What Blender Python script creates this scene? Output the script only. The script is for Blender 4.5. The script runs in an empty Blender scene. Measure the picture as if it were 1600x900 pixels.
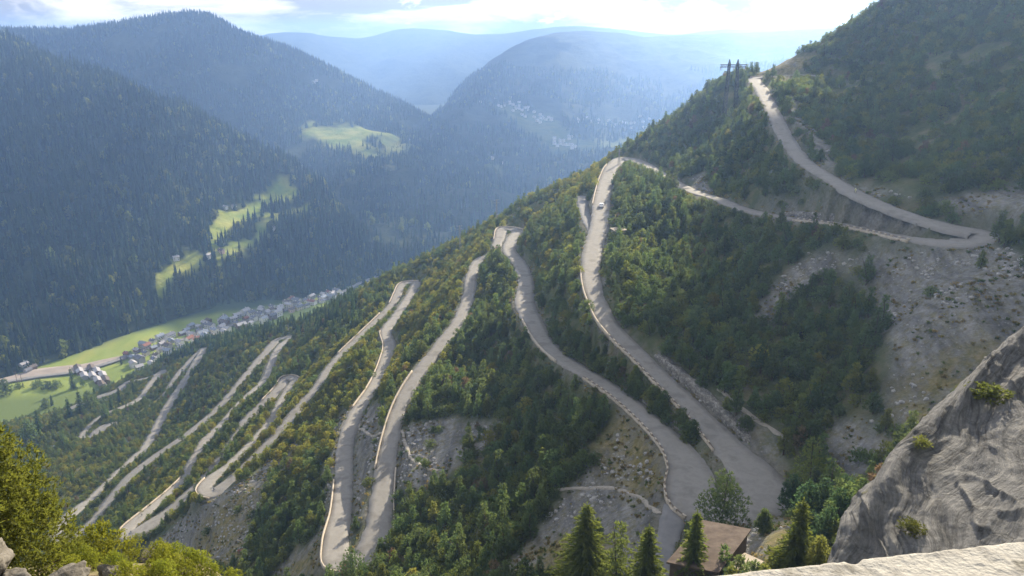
import bpy, math, random
import numpy as np
from mathutils import Vector, Matrix
from mathutils.kdtree import KDTree

SC = bpy.context.scene
R = math.radians
# ---------------------------------------------------------------- camera, light, exposure
PITCH = 17.8; FOC = 1232.0
cam = bpy.data.cameras.new('camera'); camo = bpy.data.objects.new('camera', cam)
SC.collection.objects.link(camo); SC.camera = camo
cam.sensor_fit = 'HORIZONTAL'; cam.sensor_width = 36.0; cam.lens = 36.0 * FOC / 1600.0
cam.clip_start = 0.05; cam.clip_end = 60000
camo.location = (0, 0, 0); camo.rotation_euler = (R(90 - PITCH), 0, 0)

SUN_AZ, SUN_EL = 28.0, 27.0
sund = Vector((math.sin(R(SUN_AZ)) * math.cos(R(SUN_EL)), math.cos(R(SUN_AZ)) * math.cos(R(SUN_EL)), math.sin(R(SUN_EL))))
sl = bpy.data.lights.new('sun', 'SUN'); sl.energy = 5.0; sl.angle = R(0.6); sl.color = (1.0, 0.87, 0.66)
slo = bpy.data.objects.new('sun', sl); SC.collection.objects.link(slo)
slo.rotation_euler = (-sund).to_track_quat('-Z', 'Y').to_euler()

world = bpy.data.worlds.new('World'); SC.world = world; world.use_nodes = True
def build_world():
    nt = world.node_tree; nt.nodes.clear(); N = nt.nodes; L = nt.links
    out = N.new('ShaderNodeOutputWorld'); sky = N.new('ShaderNodeTexSky'); sky.sky_type = 'NISHITA'
    sky.sun_disc = False; sky.sun_elevation = R(SUN_EL); sky.sun_rotation = R(SUN_AZ); sky.altitude = 1900
    bg = N.new('ShaderNodeBackground'); bg.inputs[1].default_value = 0.10
    L.new(sky.outputs[0], bg.inputs[0])
    # broken cloud deck, white where it is thin and grey where it is thick
    tc = N.new('ShaderNodeTexCoord'); sx = N.new('ShaderNodeSeparateXYZ'); L.new(tc.outputs['Generated'], sx.inputs[0])
    def cloud_noise(scale, loc, zs, det):
        mp = N.new('ShaderNodeMapping'); mp.inputs['Scale'].default_value = (1, 1, zs); mp.inputs['Location'].default_value = loc; L.new(tc.outputs['Generated'], mp.inputs[0])
        n = N.new('ShaderNodeTexNoise'); n.inputs['Scale'].default_value = scale; n.inputs['Detail'].default_value = det; n.inputs['Roughness'].default_value = 0.58; n.inputs['Distortion'].default_value = 0.4; L.new(mp.outputs[0], n.inputs['Vector']); return n.outputs[0]
    cr = N.new('ShaderNodeMapRange'); cr.interpolation_type = 'SMOOTHSTEP'; cr.inputs[1].default_value = 0.34; cr.inputs[2].default_value = 0.42; L.new(cloud_noise(9.0, (0.3, 0.1, 0.55), 3.2, 9), cr.inputs[0])
    # the deck thins overhead
    mr = N.new('ShaderNodeMapRange'); mr.inputs[1].default_value = 0.10; mr.inputs[2].default_value = 0.55; mr.inputs[3].default_value = 1.0; mr.inputs[4].default_value = 0.6
    L.new(sx.outputs[2], mr.inputs[0])
    mu = N.new('ShaderNodeMath'); mu.operation = 'MULTIPLY'; L.new(cr.outputs[0], mu.inputs[0]); L.new(mr.outputs[0], mu.inputs[1])
    cc = N.new('ShaderNodeValToRGB'); e = cc.color_ramp.elements; L.new(cloud_noise(6.0, (3.3, 1.7, 0.4), 4.0, 7), cc.inputs[0])
    e[0].position = 0.42; e[0].color = (1.0, 0.95, 0.85, 1); e[1].position = 0.57; e[1].color = (0.30, 0.305, 0.34, 1)
    cb = N.new('ShaderNodeBackground'); cb.inputs[1].default_value = CLOUD_B; L.new(cc.outputs[0], cb.inputs[0])
    mx = N.new('ShaderNodeMixShader'); L.new(mu.outputs[0], mx.inputs[0]); L.new(bg.outputs[0], mx.inputs[1]); L.new(cb.outputs[0], mx.inputs[2])
    L.new(mx.outputs[0], out.inputs[0])
CLOUD_B = 0.92
build_world()
SC.view_settings.view_transform = 'Standard'; SC.view_settings.look = 'None'; SC.view_settings.gamma = 1.0
SC.view_settings.exposure = 1.2; SC.view_settings.use_curve_mapping = False
SC.render.engine = 'CYCLES'
cy = SC.cycles
cy.max_bounces = 4; cy.diffuse_bounces = 2; cy.glossy_bounces = 1; cy.transmission_bounces = 1; cy.volume_bounces = 1; cy.transparent_max_bounces = 4
cy.use_denoising = True
try: cy.denoiser = 'OPENIMAGEDENOISE'
except Exception: pass
cy.use_adaptive_sampling = True; cy.adaptive_threshold = 0.02
cy.volume_step_rate = 4.0; cy.volume_max_steps = 64
cy.sample_clamp_indirect = 4.0

# ---------------------------------------------------------------- maths helpers
CP, SP = math.cos(R(PITCH)), math.sin(R(PITCH))
def unp(u, v, t):
    a = (np.asarray(u, float) - 800) / FOC; b = (450 - np.asarray(v, float)) / FOC
    t = np.asarray(t, float)
    return np.stack([a * t, (CP + b * SP) * t, (-SP + b * CP) * t], -1)
def rv(v): return -SP + CP * (450 - v) / FOC
def proj(P):
    P = np.asarray(P, float)
    d = P[..., 1] * CP - P[..., 2] * SP
    d = np.where(np.abs(d) < 1e-6, 1e-6, d)
    b = (P[..., 1] * SP + P[..., 2] * CP) / d
    return 800 + FOC * P[..., 0] / d, 450 - FOC * b, d
def floor_at(u, v, z=-430.0):
    return unp(u, v, z / rv(v))
def hsh(ix, iy, iz, s):
    h = (ix * 374761393 + iy * 668265263 + iz * 2147483647 + s * 974634777) & 0xffffffff
    h = ((h ^ (h >> 13)) * 1274126177) & 0xffffffff
    h = h ^ (h >> 16)
    return (h & 0xffff) / 65535.0
def vnoise(P, seed=0):
    P = np.asarray(P, float); i = np.floor(P).astype(np.int64); f = P - i; f = f * f * (3 - 2 * f)
    r = 0
    for dx in (0, 1):
        for dy in (0, 1):
            for dz in (0, 1):
                w = (f[..., 0] if dx else 1 - f[..., 0]) * (f[..., 1] if dy else 1 - f[..., 1]) * (f[..., 2] if dz else 1 - f[..., 2])
                r = r + w * hsh(i[..., 0] + dx, i[..., 1] + dy, i[..., 2] + dz, seed)
    return r * 2 - 1
def fbm(P, octv=4, seed=0, gain=0.5):
    s = 0; a = 1.0; P = np.asarray(P, float)
    for k in range(octv):
        s = s + a * vnoise(P, seed + k * 7); P = P * 2.03 + 11.7; a *= gain
    return s
def ss(x, a, b):
    x = np.clip((x - a) / (b - a), 0, 1); return x * x * (3 - 2 * x)
def inpoly(u, v, poly):
    u = np.asarray(u); v = np.asarray(v); r = np.zeros(u.shape, bool); n = len(poly)
    for i in range(n):
        x0, y0 = poly[i]; x1, y1 = poly[(i + 1) % n]
        if y0 == y1: continue
        c = ((y0 > v) != (y1 > v)) & (u < (x1 - x0) * (v - y0) / (y1 - y0) + x0)
        r ^= c
    return r

# ---------------------------------------------------------------- object helpers
def prop(o, label=None, cat=None, group=None, kind=None):
    if label: o['label'] = label
    if cat: o['category'] = cat
    if group: o['group'] = group
    if kind: o['kind'] = kind
    return o
def mesh_np(name, V, F, mats=(), smooth=False, attrs=None, midx=None):
    me = bpy.data.meshes.new(name); V = np.asarray(V, np.float32); 
    if isinstance(F, np.ndarray):
        n, k = F.shape
        me.vertices.add(len(V)); me.vertices.foreach_set('co', V.ravel())
        me.loops.add(n * k); me.loops.foreach_set('vertex_index', F.astype(np.int32).ravel())
        me.polygons.add(n); me.polygons.foreach_set('loop_start', np.arange(0, n * k, k, dtype=np.int32))
        try: me.polygons.foreach_set('loop_total', np.full(n, k, np.int32))
        except Exception: pass
    else:
        me.from_pydata([tuple(map(float, v)) for v in V], [], F)
    for m in mats: me.materials.append(m)
    if midx is not None: me.polygons.foreach_set('material_index', np.asarray(midx, np.int32))
    if smooth: me.polygons.foreach_set('use_smooth', np.ones(len(me.polygons), bool))
    for k, a in (attrs or {}).items():
        at = me.attributes.new(k, 'FLOAT', 'POINT'); at.data.foreach_set('value', np.asarray(a, np.float32).ravel())
    me.update(); me.validate()
    return me
def link(name, me, parent=None, loc=None):
    o = bpy.data.objects.new(name, me); SC.collection.objects.link(o)
    if parent: o.parent = parent
    if loc is not None: o.location = loc
    return o
def empty(name, loc, rz=0, sc=1.0):
    o = bpy.data.objects.new(name, None); SC.collection.objects.link(o); o.location = loc; o.rotation_euler = (0, 0, rz)
    o.scale = (sc, sc, sc); o.empty_display_size = 0.5
    return o
class MB:
    def __init__(s): s.v = []; s.f = []
    def add(s, V, F):
        b = len(s.v); s.v += [tuple(p) for p in V]; s.f += [tuple(i + b for i in f) for f in F]
    def box(s, c, d, rz=0.0, tilt=0.0, top=(1, 1)):
        cx, cy_, cz = c; hx, hy, hz = d[0] / 2, d[1] / 2, d[2] / 2
        P = []
        for z in (-1, 1):
            for x, y in ((-1, -1), (1, -1), (1, 1), (-1, 1)):
                k = top if z > 0 else (1, 1)
                p = Vector((x * hx * k[0], y * hy * k[1], z * hz))
                p = Matrix.Rotation(rz, 3, 'Z') @ (Matrix.Rotation(tilt, 3, 'X') @ p)
                P.append((p.x + cx, p.y + cy_, p.z + cz))
        s.add(P, [(3, 2, 1, 0), (4, 5, 6, 7), (0, 1, 5, 4), (1, 2, 6, 5), (2, 3, 7, 6), (3, 0, 4, 7)])
    def bar(s, p, q, r0, r1=None, n=6):
        r1 = r0 if r1 is None else r1
        p = Vector(p); q = Vector(q); d = (q - p)
        if d.length < 1e-6: return
        d.normalize(); a = d.orthogonal().normalized(); b = d.cross(a)
        V = []
        for c, r in ((p, r0), (q, r1)):
            for i in range(n):
                t = 2 * math.pi * i / n; V.append(c + (a * math.cos(t) + b * math.sin(t)) * r)
        F = [(i, (i + 1) % n, n + (i + 1) % n, n + i) for i in range(n)] + [tuple(range(n))[::-1], tuple(range(n, 2 * n))]
        s.add(V, F)
    def ball(s, c, r, n=8, m=6, sc=(1, 1, 1)):
        V = []; F = []
        for i in range(m + 1):
            th = math.pi * i / m
            for j in range(n):
                ph = 2 * math.pi * j / n
                V.append((c[0] + r * sc[0] * math.sin(th) * math.cos(ph), c[1] + r * sc[1] * math.sin(th) * math.sin(ph), c[2] + r * sc[2] * math.cos(th)))
        for i in range(m):
            for j in range(n):
                F.append((i * n + j, i * n + (j + 1) % n, (i + 1) * n + (j + 1) % n, (i + 1) * n + j)[::-1])
        s.add(V, F)
    def prism(s, prof, axis_len, c=(0, 0, 0), rz=0.0):
        # profile in (y,z), extruded along x
        n = len(prof); V = []
        for x in (-axis_len / 2, axis_len / 2):
            for y, z in prof:
                p = Matrix.Rotation(rz, 3, 'Z') @ Vector((x, y, z)); V.append((p.x + c[0], p.y + c[1], p.z + c[2]))
        F = [tuple(range(n))[::-1], tuple(range(n, 2 * n))] + [(i, (i + 1) % n, n + (i + 1) % n, n + i) for i in range(n)]
        s.add(V, F)
    def build(s, name, mat, parent=None, smooth=False):
        me = bpy.data.meshes.new(name); me.from_pydata(s.v, [], s.f); me.materials.append(mat)
        if smooth: me.polygons.foreach_set('use_smooth', [True] * len(me.polygons))
        me.update(); return link(name, me, parent)
    def mesh(s, name, mat, smooth=False):
        me = bpy.data.meshes.new(name); me.from_pydata(s.v, [], s.f); me.materials.append(mat)
        if smooth: me.polygons.foreach_set('use_smooth', [True] * len(me.polygons))
        me.update(); return me

# ---------------------------------------------------------------- materials
def newmat(name, rough=0.9, spec=0.2):
    m = bpy.data.materials.new(name); m.use_nodes = True; nt = m.node_tree
    b = nt.nodes['Principled BSDF']; b.inputs['Roughness'].default_value = rough; b.inputs['Specular IOR Level'].default_value = spec
    return m, nt, b
def noise_mat(name, cols, scale=1.0, detail=6, rough=0.9, bump=0.0, bscale=None, bdist=0.1, coord='Object', rnd=0.0, pos=(0.3, 0.7), stretch=(1, 1, 1), spec=0.2):
    m, nt, b = newmat(name, rough, spec); N = nt.nodes; L = nt.links
    tc = N.new('ShaderNodeTexCoord'); mp = N.new('ShaderNodeMapping'); mp.inputs['Scale'].default_value = stretch
    L.new(tc.outputs[coord], mp.inputs[0])
    n = N.new('ShaderNodeTexNoise'); n.inputs['Scale'].default_value = scale; n.inputs['Detail'].default_value = detail; n.inputs['Roughness'].default_value = 0.62
    L.new(mp.outputs[0], n.inputs['Vector'])
    cr = N.new('ShaderNodeValToRGB'); el = cr.color_ramp.elements
    for i, c in enumerate(cols):
        p = pos[0] + (pos[1] - pos[0]) * i / max(1, len(cols) - 1)
        e = el[i] if i < 2 else el.new(p)
        e.position = p; e.color = (*c, 1)
    L.new(n.outputs[0], cr.inputs[0]); col = cr.outputs[0]
    if rnd > 0:
        oi = N.new('ShaderNodeObjectInfo'); hs = N.new('ShaderNodeHueSaturation')
        m1 = N.new('ShaderNodeMapRange'); m1.inputs[3].default_value = 1 - rnd; m1.inputs[4].default_value = 1 + rnd
        L.new(oi.outputs['Random'], m1.inputs[0]); L.new(m1.outputs[0], hs.inputs['Value'])
        m2 = N.new('ShaderNodeMapRange'); m2.inputs[3].default_value = 0.5 - rnd * 0.06; m2.inputs[4].default_value = 0.5 + rnd * 0.05
        mm = N.new('ShaderNodeMath'); mm.operation = 'MULTIPLY'; mm.inputs[1].default_value = 7.31; fr = N.new('ShaderNodeMath'); fr.operation = 'FRACT'
        L.new(oi.outputs['Random'], mm.inputs[0]); L.new(mm.outputs[0], fr.inputs[0]); L.new(fr.outputs[0], m2.inputs[0]); L.new(m2.outputs[0], hs.inputs['Hue'])
        L.new(col, hs.inputs['Color']); col = hs.outputs[0]
    L.new(col, b.inputs['Base Color'])
    if bump > 0:
        nb = N.new('ShaderNodeTexNoise'); nb.inputs['Scale'].default_value = bscale or scale * 3; nb.inputs['Detail'].default_value = 6; L.new(mp.outputs[0], nb.inputs['Vector'])
        bp = N.new('ShaderNodeBump'); bp.inputs['Strength'].default_value = bump; bp.inputs['Distance'].default_value = bdist
        L.new(nb.outputs[0], bp.inputs['Height']); L.new(bp.outputs[0], b.inputs['Normal'])
    return m
def leaf_mat(name, c0, c1, rnd=0.3, scale=0.9):
    m = noise_mat(name, [c0, c1], scale=scale, detail=2, rough=0.75, rnd=rnd, spec=0.15)
    nt = m.node_tree; b = nt.nodes['Principled BSDF']; out = nt.nodes['Material Output']
    tr = nt.nodes.new('ShaderNodeBsdfTranslucent'); mx = nt.nodes.new('ShaderNodeMixShader'); mx.inputs[0].default_value = 0.5
    src = b.inputs['Base Color'].links[0].from_socket
    g = nt.nodes.new('ShaderNodeHueSaturation'); g.inputs['Value'].default_value = 2.0; g.inputs['Saturation'].default_value = 1.15
    nt.links.new(src, g.inputs['Color']); nt.links.new(g.outputs[0], tr.inputs[0])
    nt.links.new(b.outputs[0], mx.inputs[1]); nt.links.new(tr.outputs[0], mx.inputs[2]); nt.links.new(mx.outputs[0], out.inputs[0])
    return m
M = {}
M['road'] = noise_mat('old_asphalt', [(0.165, 0.156, 0.144), (0.20, 0.19, 0.178), (0.225, 0.215, 0.20), (0.195, 0.185, 0.172), (0.22, 0.208, 0.196)], scale=0.16, detail=12, pos=(0.36, 0.64), rough=0.85, bump=0.2, bscale=6, bdist=0.02)
M['road2'] = noise_mat('bluish_asphalt', [(0.145, 0.145, 0.15), (0.20, 0.195, 0.195)], scale=0.4, detail=8, rough=0.85)
M['verge'] = noise_mat('gravel_verge', [(0.17, 0.155, 0.12), (0.30, 0.27, 0.23), (0.22, 0.20, 0.13)], scale=0.5, detail=8, bump=0.6, bscale=4, bdist=0.1)
M['concrete'] = noise_mat('pale_concrete', [(0.32, 0.28, 0.23), (0.46, 0.40, 0.32)], scale=0.6, detail=8, bump=0.5, bscale=5, bdist=0.05)
M['stonewall'] = None
M['metal'] = noise_mat('galvanised_steel', [(0.22, 0.22, 0.22), (0.34, 0.34, 0.33)], scale=1.5, rough=0.55)
M['darkwood'] = noise_mat('weathered_rail', [(0.10, 0.07, 0.05), (0.17, 0.11, 0.08)], scale=2, rough=0.8)
M['bark'] = noise_mat('bark', [(0.05, 0.035, 0.025), (0.12, 0.085, 0.06)], scale=5, bump=0.5, bscale=20, bdist=0.02, stretch=(1, 1, 0.3))
M['pine_d'] = leaf_mat('pine_needles_dark', (0.066, 0.095, 0.040), (0.125, 0.158, 0.060))
M['pine_o'] = leaf_mat('pine_needles_olive', (0.095, 0.115, 0.036), (0.165, 0.18, 0.055))
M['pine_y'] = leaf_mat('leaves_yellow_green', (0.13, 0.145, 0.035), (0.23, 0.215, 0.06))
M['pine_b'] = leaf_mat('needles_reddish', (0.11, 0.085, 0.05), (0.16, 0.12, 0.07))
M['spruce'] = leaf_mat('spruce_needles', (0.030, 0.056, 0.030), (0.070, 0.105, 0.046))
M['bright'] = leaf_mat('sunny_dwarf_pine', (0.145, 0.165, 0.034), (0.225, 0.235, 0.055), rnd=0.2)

def stone_mat(name, scale, cols, bump=1.0, dist=0.15, vor=True):
    m, nt, b = newmat(name, 0.92, 0.15); N = nt.nodes; L = nt.links
    tc = N.new('ShaderNodeTexCoord')
    v = N.new('ShaderNodeTexVoronoi'); v.inputs['Scale'].default_value = scale; L.new(tc.outputs['Object'], v.inputs['Vector'])
    v2 = N.new('ShaderNodeTexVoronoi'); v2.feature = 'DISTANCE_TO_EDGE'; v2.inputs['Scale'].default_value = scale; L.new(tc.outputs['Object'], v2.inputs['Vector'])
    n = N.new('ShaderNodeTexNoise'); n.inputs['Scale'].default_value = scale * 0.5; n.inputs['Detail'].default_value = 8; L.new(tc.outputs['Object'], n.inputs['Vector'])
    ad = N.new('ShaderNodeMixRGB'); ad.inputs[0].default_value = 0.5; L.new(n.outputs[0], ad.inputs[1]); L.new(v.outputs['Color'], ad.inputs[2])
    cr = N.new('ShaderNodeValToRGB'); cr.color_ramp.elements[0].position = 0.28; cr.color_ramp.elements[0].color = (*cols[0], 1); cr.color_ramp.elements[1].position = 0.75; cr.color_ramp.elements[1].color = (*cols[1], 1)
    L.new(ad.outputs[0], cr.inputs[0])
    er = N.new('ShaderNodeMapRange'); er.inputs[2].default_value = 0.08; er.inputs[3].default_value = 0.35; L.new(v2.outputs[0], er.inputs[0])
    mu = N.new('ShaderNodeMixRGB'); mu.blend_type = 'MULTIPLY'; mu.inputs[0].default_value = 1; L.new(cr.outputs[0], mu.inputs[1]); L.new(er.outputs[0], mu.inputs[2])
    L.new(mu.outputs[0], b.inputs['Base Color'])
    bp = N.new('ShaderNodeBump'); bp.inputs['Strength'].default_value = bump; bp.inputs['Distance'].default_value = dist
    L.new(v2.outputs[0], bp.inputs['Height']); L.new(bp.outputs[0], b.inputs['Normal'])
    return m
M['stonewall'] = stone_mat('dry_stone', 1.3, ((0.12, 0.115, 0.105), (0.29, 0.275, 0.255)), 1.0, 0.3)

# ---------------------------------------------------------------- the hairpin road: (u, v, z or t, width, seen)
# entries: u, v, ('t',depth) or z
T = lambda t: ('t', t)
ROAD = [  # from the top of the pass down to the valley
 (1310,122,T(462),6,0),(1267,117,T(470),6,1),(1233,117,T(480),6,1),(1200,119,T(490),7,1),(1181,122,T(490),8,1),(1190,140,T(455),8,1),(1207,173,T(405),7.5,1),(1227,213,T(365),7,1),(1250,245,T(328),6.5,1),
 (1267,260,T(312),6.5,1),(1300,280,T(292),6.5,1),(1333,300,T(275),7,1),(1383,323,T(258),7,1),(1433,341,T(246),7.5,1),(1483,355,T(238),10.5,1),(1528,366,T(234),13,1),
 (1495,379,T(229),11,1),(1433,374,T(236),8,1),(1367,361,T(255),6.5,1),(1300,348,T(275),6,1),(1250,343,T(292),6,1),(1205,336,T(308),6,0),(1163,327,T(325),6.5,1),(1123,311,T(352),6.5,1),(1083,299,T(378),6.5,1),(1047,280,T(418),6.5,0),
 (1020,264,T(462),7,0),(997,252,T(496),9,1),(975,247,T(515),9,1),(958,258,-77.5,8,1),(948,278,-80,8,1),(943,296,-81.5,8,1),(940,320,-83,9,1),(937,353,-84.8,9,1),(927,387,-86.8,8.5,1),(923,420,-88.2,7.5,1),
 (927,453,-89.6,7,1),(935,475,-90.8,6.8,1),(947,500,-92.2,6.5,1),(967,525,-94.3,6.5,1),(1000,556,-96.3,6.5,1),(1033,590,-98,6.5,1),(1067,623,-99.3,6.8,1),(1100,657,-100.4,7.2,1),(1140,700,-101.2,8.8,1),(1178,740,-101.7,12,1),
 (1190,772,-102,15,1),(1150,795,-102.2,14,1),(1098,790,-102.4,14,1),(1080,765,-102.6,12,1),(1078,735,-102.8,10.5,1),(1060,702,-103.0,8.5,1),(1033,673,-103.2,7.2,1),(1000,643,-103.7,6.4,1),(963,613,-104.6,6.2,1),(925,588,-105.8,6.3,1),(883,563,-107.6,6.5,1),
 (853,536,-109.7,6.8,1),(832,500,-112.4,8,1),(820,474,-114,9,1),(822,440,-116.2,7.5,1),(812,412,-118,7.5,1),(796,392,-119.8,8,1),(800,374,-121.8,8,1),(808,360,-122.5,9,1),(788,357,-123,9,1),(779,375,-123.8,7,1),
 (768,396,-125.5,6.5,0),(750,405,-127.8,6.5,1),(737,430,-129,7.5,1),(733,460,-130.5,8,1),(717,500,-132.5,7.5,1),(687,540,-135,7.5,1),(655,582,-138,7.5,1),(636,612,-140,7.5,1),(622,643,-142,7.5,1),(610,687,-144.5,8,1),
 (602,733,-147,8.5,1),(596,783,-149,9.5,1),(590,833,-151,11,1),(566,872,-152.6,11,1),(530,880,-153.2,10,1),(525,845,-154,10,1),(533,800,-155.2,8.5,1),(537,750,-157,8,1),(539,700,-159,8,1),(548,665,-160.6,8,1),(562,637,-162,7.5,1),
 (580,610,-163.5,6.8,1),(591,590,-165,6.8,1),(603,562,-166.6,8,1),(609,540,-168,9,1),(603,517,-169.5,8,1),(617,497,-170.6,7.5,1),(634,472,-172,7.5,1),(645,454,-173,7.5,1),(649,441,-174,8,1),(632,443,-175,8.5,1),(622,458,-176,8,1),
 (613,474,-177,6,1),(598,490,-178.5,5.5,1),(567,520,-181,5.5,1),(533,553,-184,5.5,1),(513,577,-186,6,1),(497,603,-188,6.5,1),(467,637,-191,7,1),(433,680,-194.5,8,1),(410,703,-196.5,8,1),(385,728,-199,7,0),(355,757,-201.2,10,1),
 (332,771,-202.4,11,1),(320,764,-203,10,1),(330,748,-203.6,8,1),(350,733,-204.3,6,1),(368,717,-205.3,5.5,1),(390,695,-207,5.5,1),(410,673,-209,6,1),(427,653,-211,7.5,1),(437,633,-213,7.5,1),(449,612,-215,7.5,1),(461,592,-217,8,1),
 (448,590,-218,9,1),(438,604,-219.2,9.5,1),(416,627,-221,9,1),(390,650,-223.5,8,1),(366,685,-227,6,0),(345,714,-229.3,6,1),(323,743,-231.3,6,1),(290,775,-234,7.5,1),(262,800,-236.5,8,1),(228,824,-238,11,1),(200,838,-239,11,1),(198,828,-240,9,1),
 (233,797,-242.3,8,1),(268,767,-246,7,1),(290,745,-248,7,1),(300,723,-250,7,1),(320,690,-252.5,10,1),(347,663,-254.5,8,1),(373,632,-257,7,0),(392,615,-258.7,8,1),(415,592,-261,8.5,1),(425,565,-263,8.5,1),(438,541,-265,8.5,1),(456,526,-267,8,1),
 (436,530,-268.6,9,1),(414,552,-271,9.5,1),(387,583,-274,8,1),(363,613,-277,8,1),(330,648,-281,7.5,1),(287,683,-285,7.5,1),(247,710,-289,7.5,1),(200,747,-293,8,1),(165,790,-298,8.5,1),(133,827,-301,9,1),(108,846,-303,11,1),(86,832,-305,12,1),(108,806,-307.6,11,1),
 (147,775,-311,8,1),(180,742,-315,7,0),(210,715,-318.5,8,1),(225,702,-320,10,1),(241,677,-323,11,1),(260,640,-327,11,1),(284,602,-332,9.5,1),(300,578,-335,11,0),(309,562,-337,11,1),(318,545,-340,10,1),(302,560,-343,11,1),(276,588,-347,8,1),
 (252,622,-351,7,0),(200,655,-355,7,0),(162,668,-357,14,1),(141,682,-359,9,1),(128,684,-361,8,0),(160,650,-363,7,0),(215,625,-366,8,1),(232,604,-368.5,9,1),(246,588,-371,12,1),(256,580,-373,12,1),(240,588,-375,9,0),(205,596,-379,8,0),(200,598,-382,14,1),(184,610,-385,12,1),(150,622,-389,12,1),(121,633,-393,10,1),(95,648,-397,9,0),
]
def waypoint(e):
    u, v, q, w, s = e
    t = q[1] if isinstance(q, tuple) else q / rv(v)
    return unp(u, v, t)
def wfac(z): return float(np.interp(-z, [0, 118, 127, 135, 165, 176, 300, 440], [1, 1, .82, .80, .84, .76, .76, .76]))
def smooth_line(P, W, step=1.5):
    P = np.asarray(P, float); W = np.asarray(W, float); out = []; wo = []
    n = len(P)
    for i in range(n - 1):
        p0 = P[max(0, i - 1)]; p1 = P[i]; p2 = P[i + 1]; p3 = P[min(n - 1, i + 2)]
        d0 = max(1e-3, np.linalg.norm(p1 - p0)) ** 0.5; d1 = max(1e-3, np.linalg.norm(p2 - p1)) ** 0.5; d2 = max(1e-3, np.linalg.norm(p3 - p2)) ** 0.5
        m1 = (p2 - p1) if i == 0 else ((p1 - p0) / d0 - (p2 - p0) / (d0 + d1) + (p2 - p1) / d1) * d1
        m2 = (p2 - p1) if i == n - 2 else ((p2 - p1) / d1 - (p3 - p1) / (d1 + d2) + (p3 - p2) / d2) * d1
        k = max(2, int(np.linalg.norm(p2 - p1) / step))
        s = np.linspace(0, 1, k, endpoint=False)[:, None]
        out.append((2 * s**3 - 3 * s**2 + 1) * p1 + (s**3 - 2 * s**2 + s) * m1 + (-2 * s**3 + 3 * s**2) * p2 + (s**3 - s**2) * m2)
        wo.append((1 - s) * W[i] + s * W[i + 1])
    out.append(P[-1:]); wo.append(W[-1:])
    return np.concatenate(out), np.concatenate(wo)
RP = np.array([waypoint(e) for e in ROAD])
RL, RW = smooth_line(RP, [[e[3] * wfac(p[2]), e[4]] for e, p in zip(ROAD, RP)])
RV = RW[:, 1]; RW = RW[:, 0]
# gentle smoothing of the height only
for _ in range(6): RL[1:-1, 2] = (RL[:-2, 2] + RL[1:-1, 2] * 2 + RL[2:, 2]) / 4
SIDE = [(1060,792,-102.6,6,1),(1050,815,-102.8,5.5,1),(1044,840,-103,5,1),(1036,875,-102,4.5,1),(1030,915,-101,4.5,0)]
SP_ = np.array([waypoint(e) for e in SIDE]); SL, SW = smooth_line(SP_, [[e[3]] for e in SIDE]); SW = SW[:, 0]
BR = [(909,306,-88.6,5,1),(911,322,-88.0,5,1),(918,343,-86.8,5.5,1),(930,362,-85.6,6,1)]
BP_ = np.array([waypoint(e) for e in BR]); BL, BW = smooth_line(BP_, [[e[3]] for e in BR]); BW = BW[:, 0]

# ---------------------------------------------------------------- the hillside heightfield
ANCH = [ # u, v, depth on the visible hillside
 (1400,0,490),(1340,30,495),(1300,55,500),(1240,88,505),(1140,140,548),(1100,168,555),(1040,203,560),(1000,225,565),(940,262,560),(900,280,565),(860,300,575),(830,318,590),(740,368,610),(700,393,640),(655,425,668),(600,452,700),(560,468,740),(510,492,770),(460,508,800),
 (400,518,860),(360,528,920),(330,531,955),(290,550,985),(250,568,985),(215,588,985),(180,604,980),(140,622,970),(100,646,930),(50,655,900),(0,668,870),(-100,700,820),
 (1500,0,430),(1600,0,380),(1720,0,330),(1450,100,385),(1550,120,340),(1650,100,310),(1400,180,360),(1300,150,430),(1500,220,290),(1600,250,255),(1700,250,240),(1600,340,222),(1560,400,214),(1600,430,200),(1700,400,195),(1720,550,165),
 (1450,270,295),(1350,230,345),(1270,180,408),
 (1500,450,204),(1560,500,190),(1500,560,187),(1450,620,184),(1400,520,205),(1400,650,182),(1330,560,216),(1330,480,240),(1240,500,245),(1350,720,176),(1300,700,190),(1300,800,158),(1420,800,140),(1500,700,150),(1250,850,142),(1130,850,158),(1200,880,140),(1240,640,210),(1270,400,262),(1380,420,235),
 (1100,430,300),(1050,380,340),(1030,480,275),(1150,560,232),
 (800,800,222),(700,850,222),(760,700,262),(900,880,182),(820,890,190),(700,897,208),(950,800,200),(980,720,214),(1000,880,168),(850,650,262),(860,740,225),(640,760,262),(930,850,180),
 (450,880,272),(460,780,318),(420,830,305),(350,800,345),(380,860,312),(270,840,378),(300,890,345),(200,890,392),(100,890,430),(0,820,540),(0,750,640),(60,720,680),(-80,800,600),(120,700,690),(60,770,590),
 (760,480,400),(780,560,340),(870,430,350),(880,340,440),(700,450,480),(560,560,420),
 (1060,250,475),(1120,220,455),(1180,280,365),(1100,280,400),
 (800,1000,130),(1000,1000,118),(600,1000,165),(1200,1000,98),(1400,950,98),(400,1000,245),(200,1000,300),(0,950,400),(1600,850,100),
]
AW = [ # world points near and behind the camera, and beyond the ridge
 (0,-60,-4),(-60,-60,-30),(80,-60,30),(0,-6,-4),(0,6,-9),(-8,14,-18),(8,14,-14),(0,30,-34),(25,30,-25),(-30,20,-32),(-80,20,-75),(40,20,-14),(80,30,0),(120,60,5),(150,110,-5),(60,60,-48),(0,55,-58),(-60,60,-78),(-130,60,-125),(-200,120,-200),(-300,150,-275),(-420,250,-350),(-550,400,-410),
 (200,160,0),(260,220,30),(300,320,60),(320,420,80),(300,-60,70),(330,560,70),
]
def ridge_drop(u, v, t, dt, dz):
    p = unp(u, v, t); d = p[:2] / np.linalg.norm(p[:2]); return (p[0] + d[0] * dt, p[1] + d[1] * dt, p[2] - dz)
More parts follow.
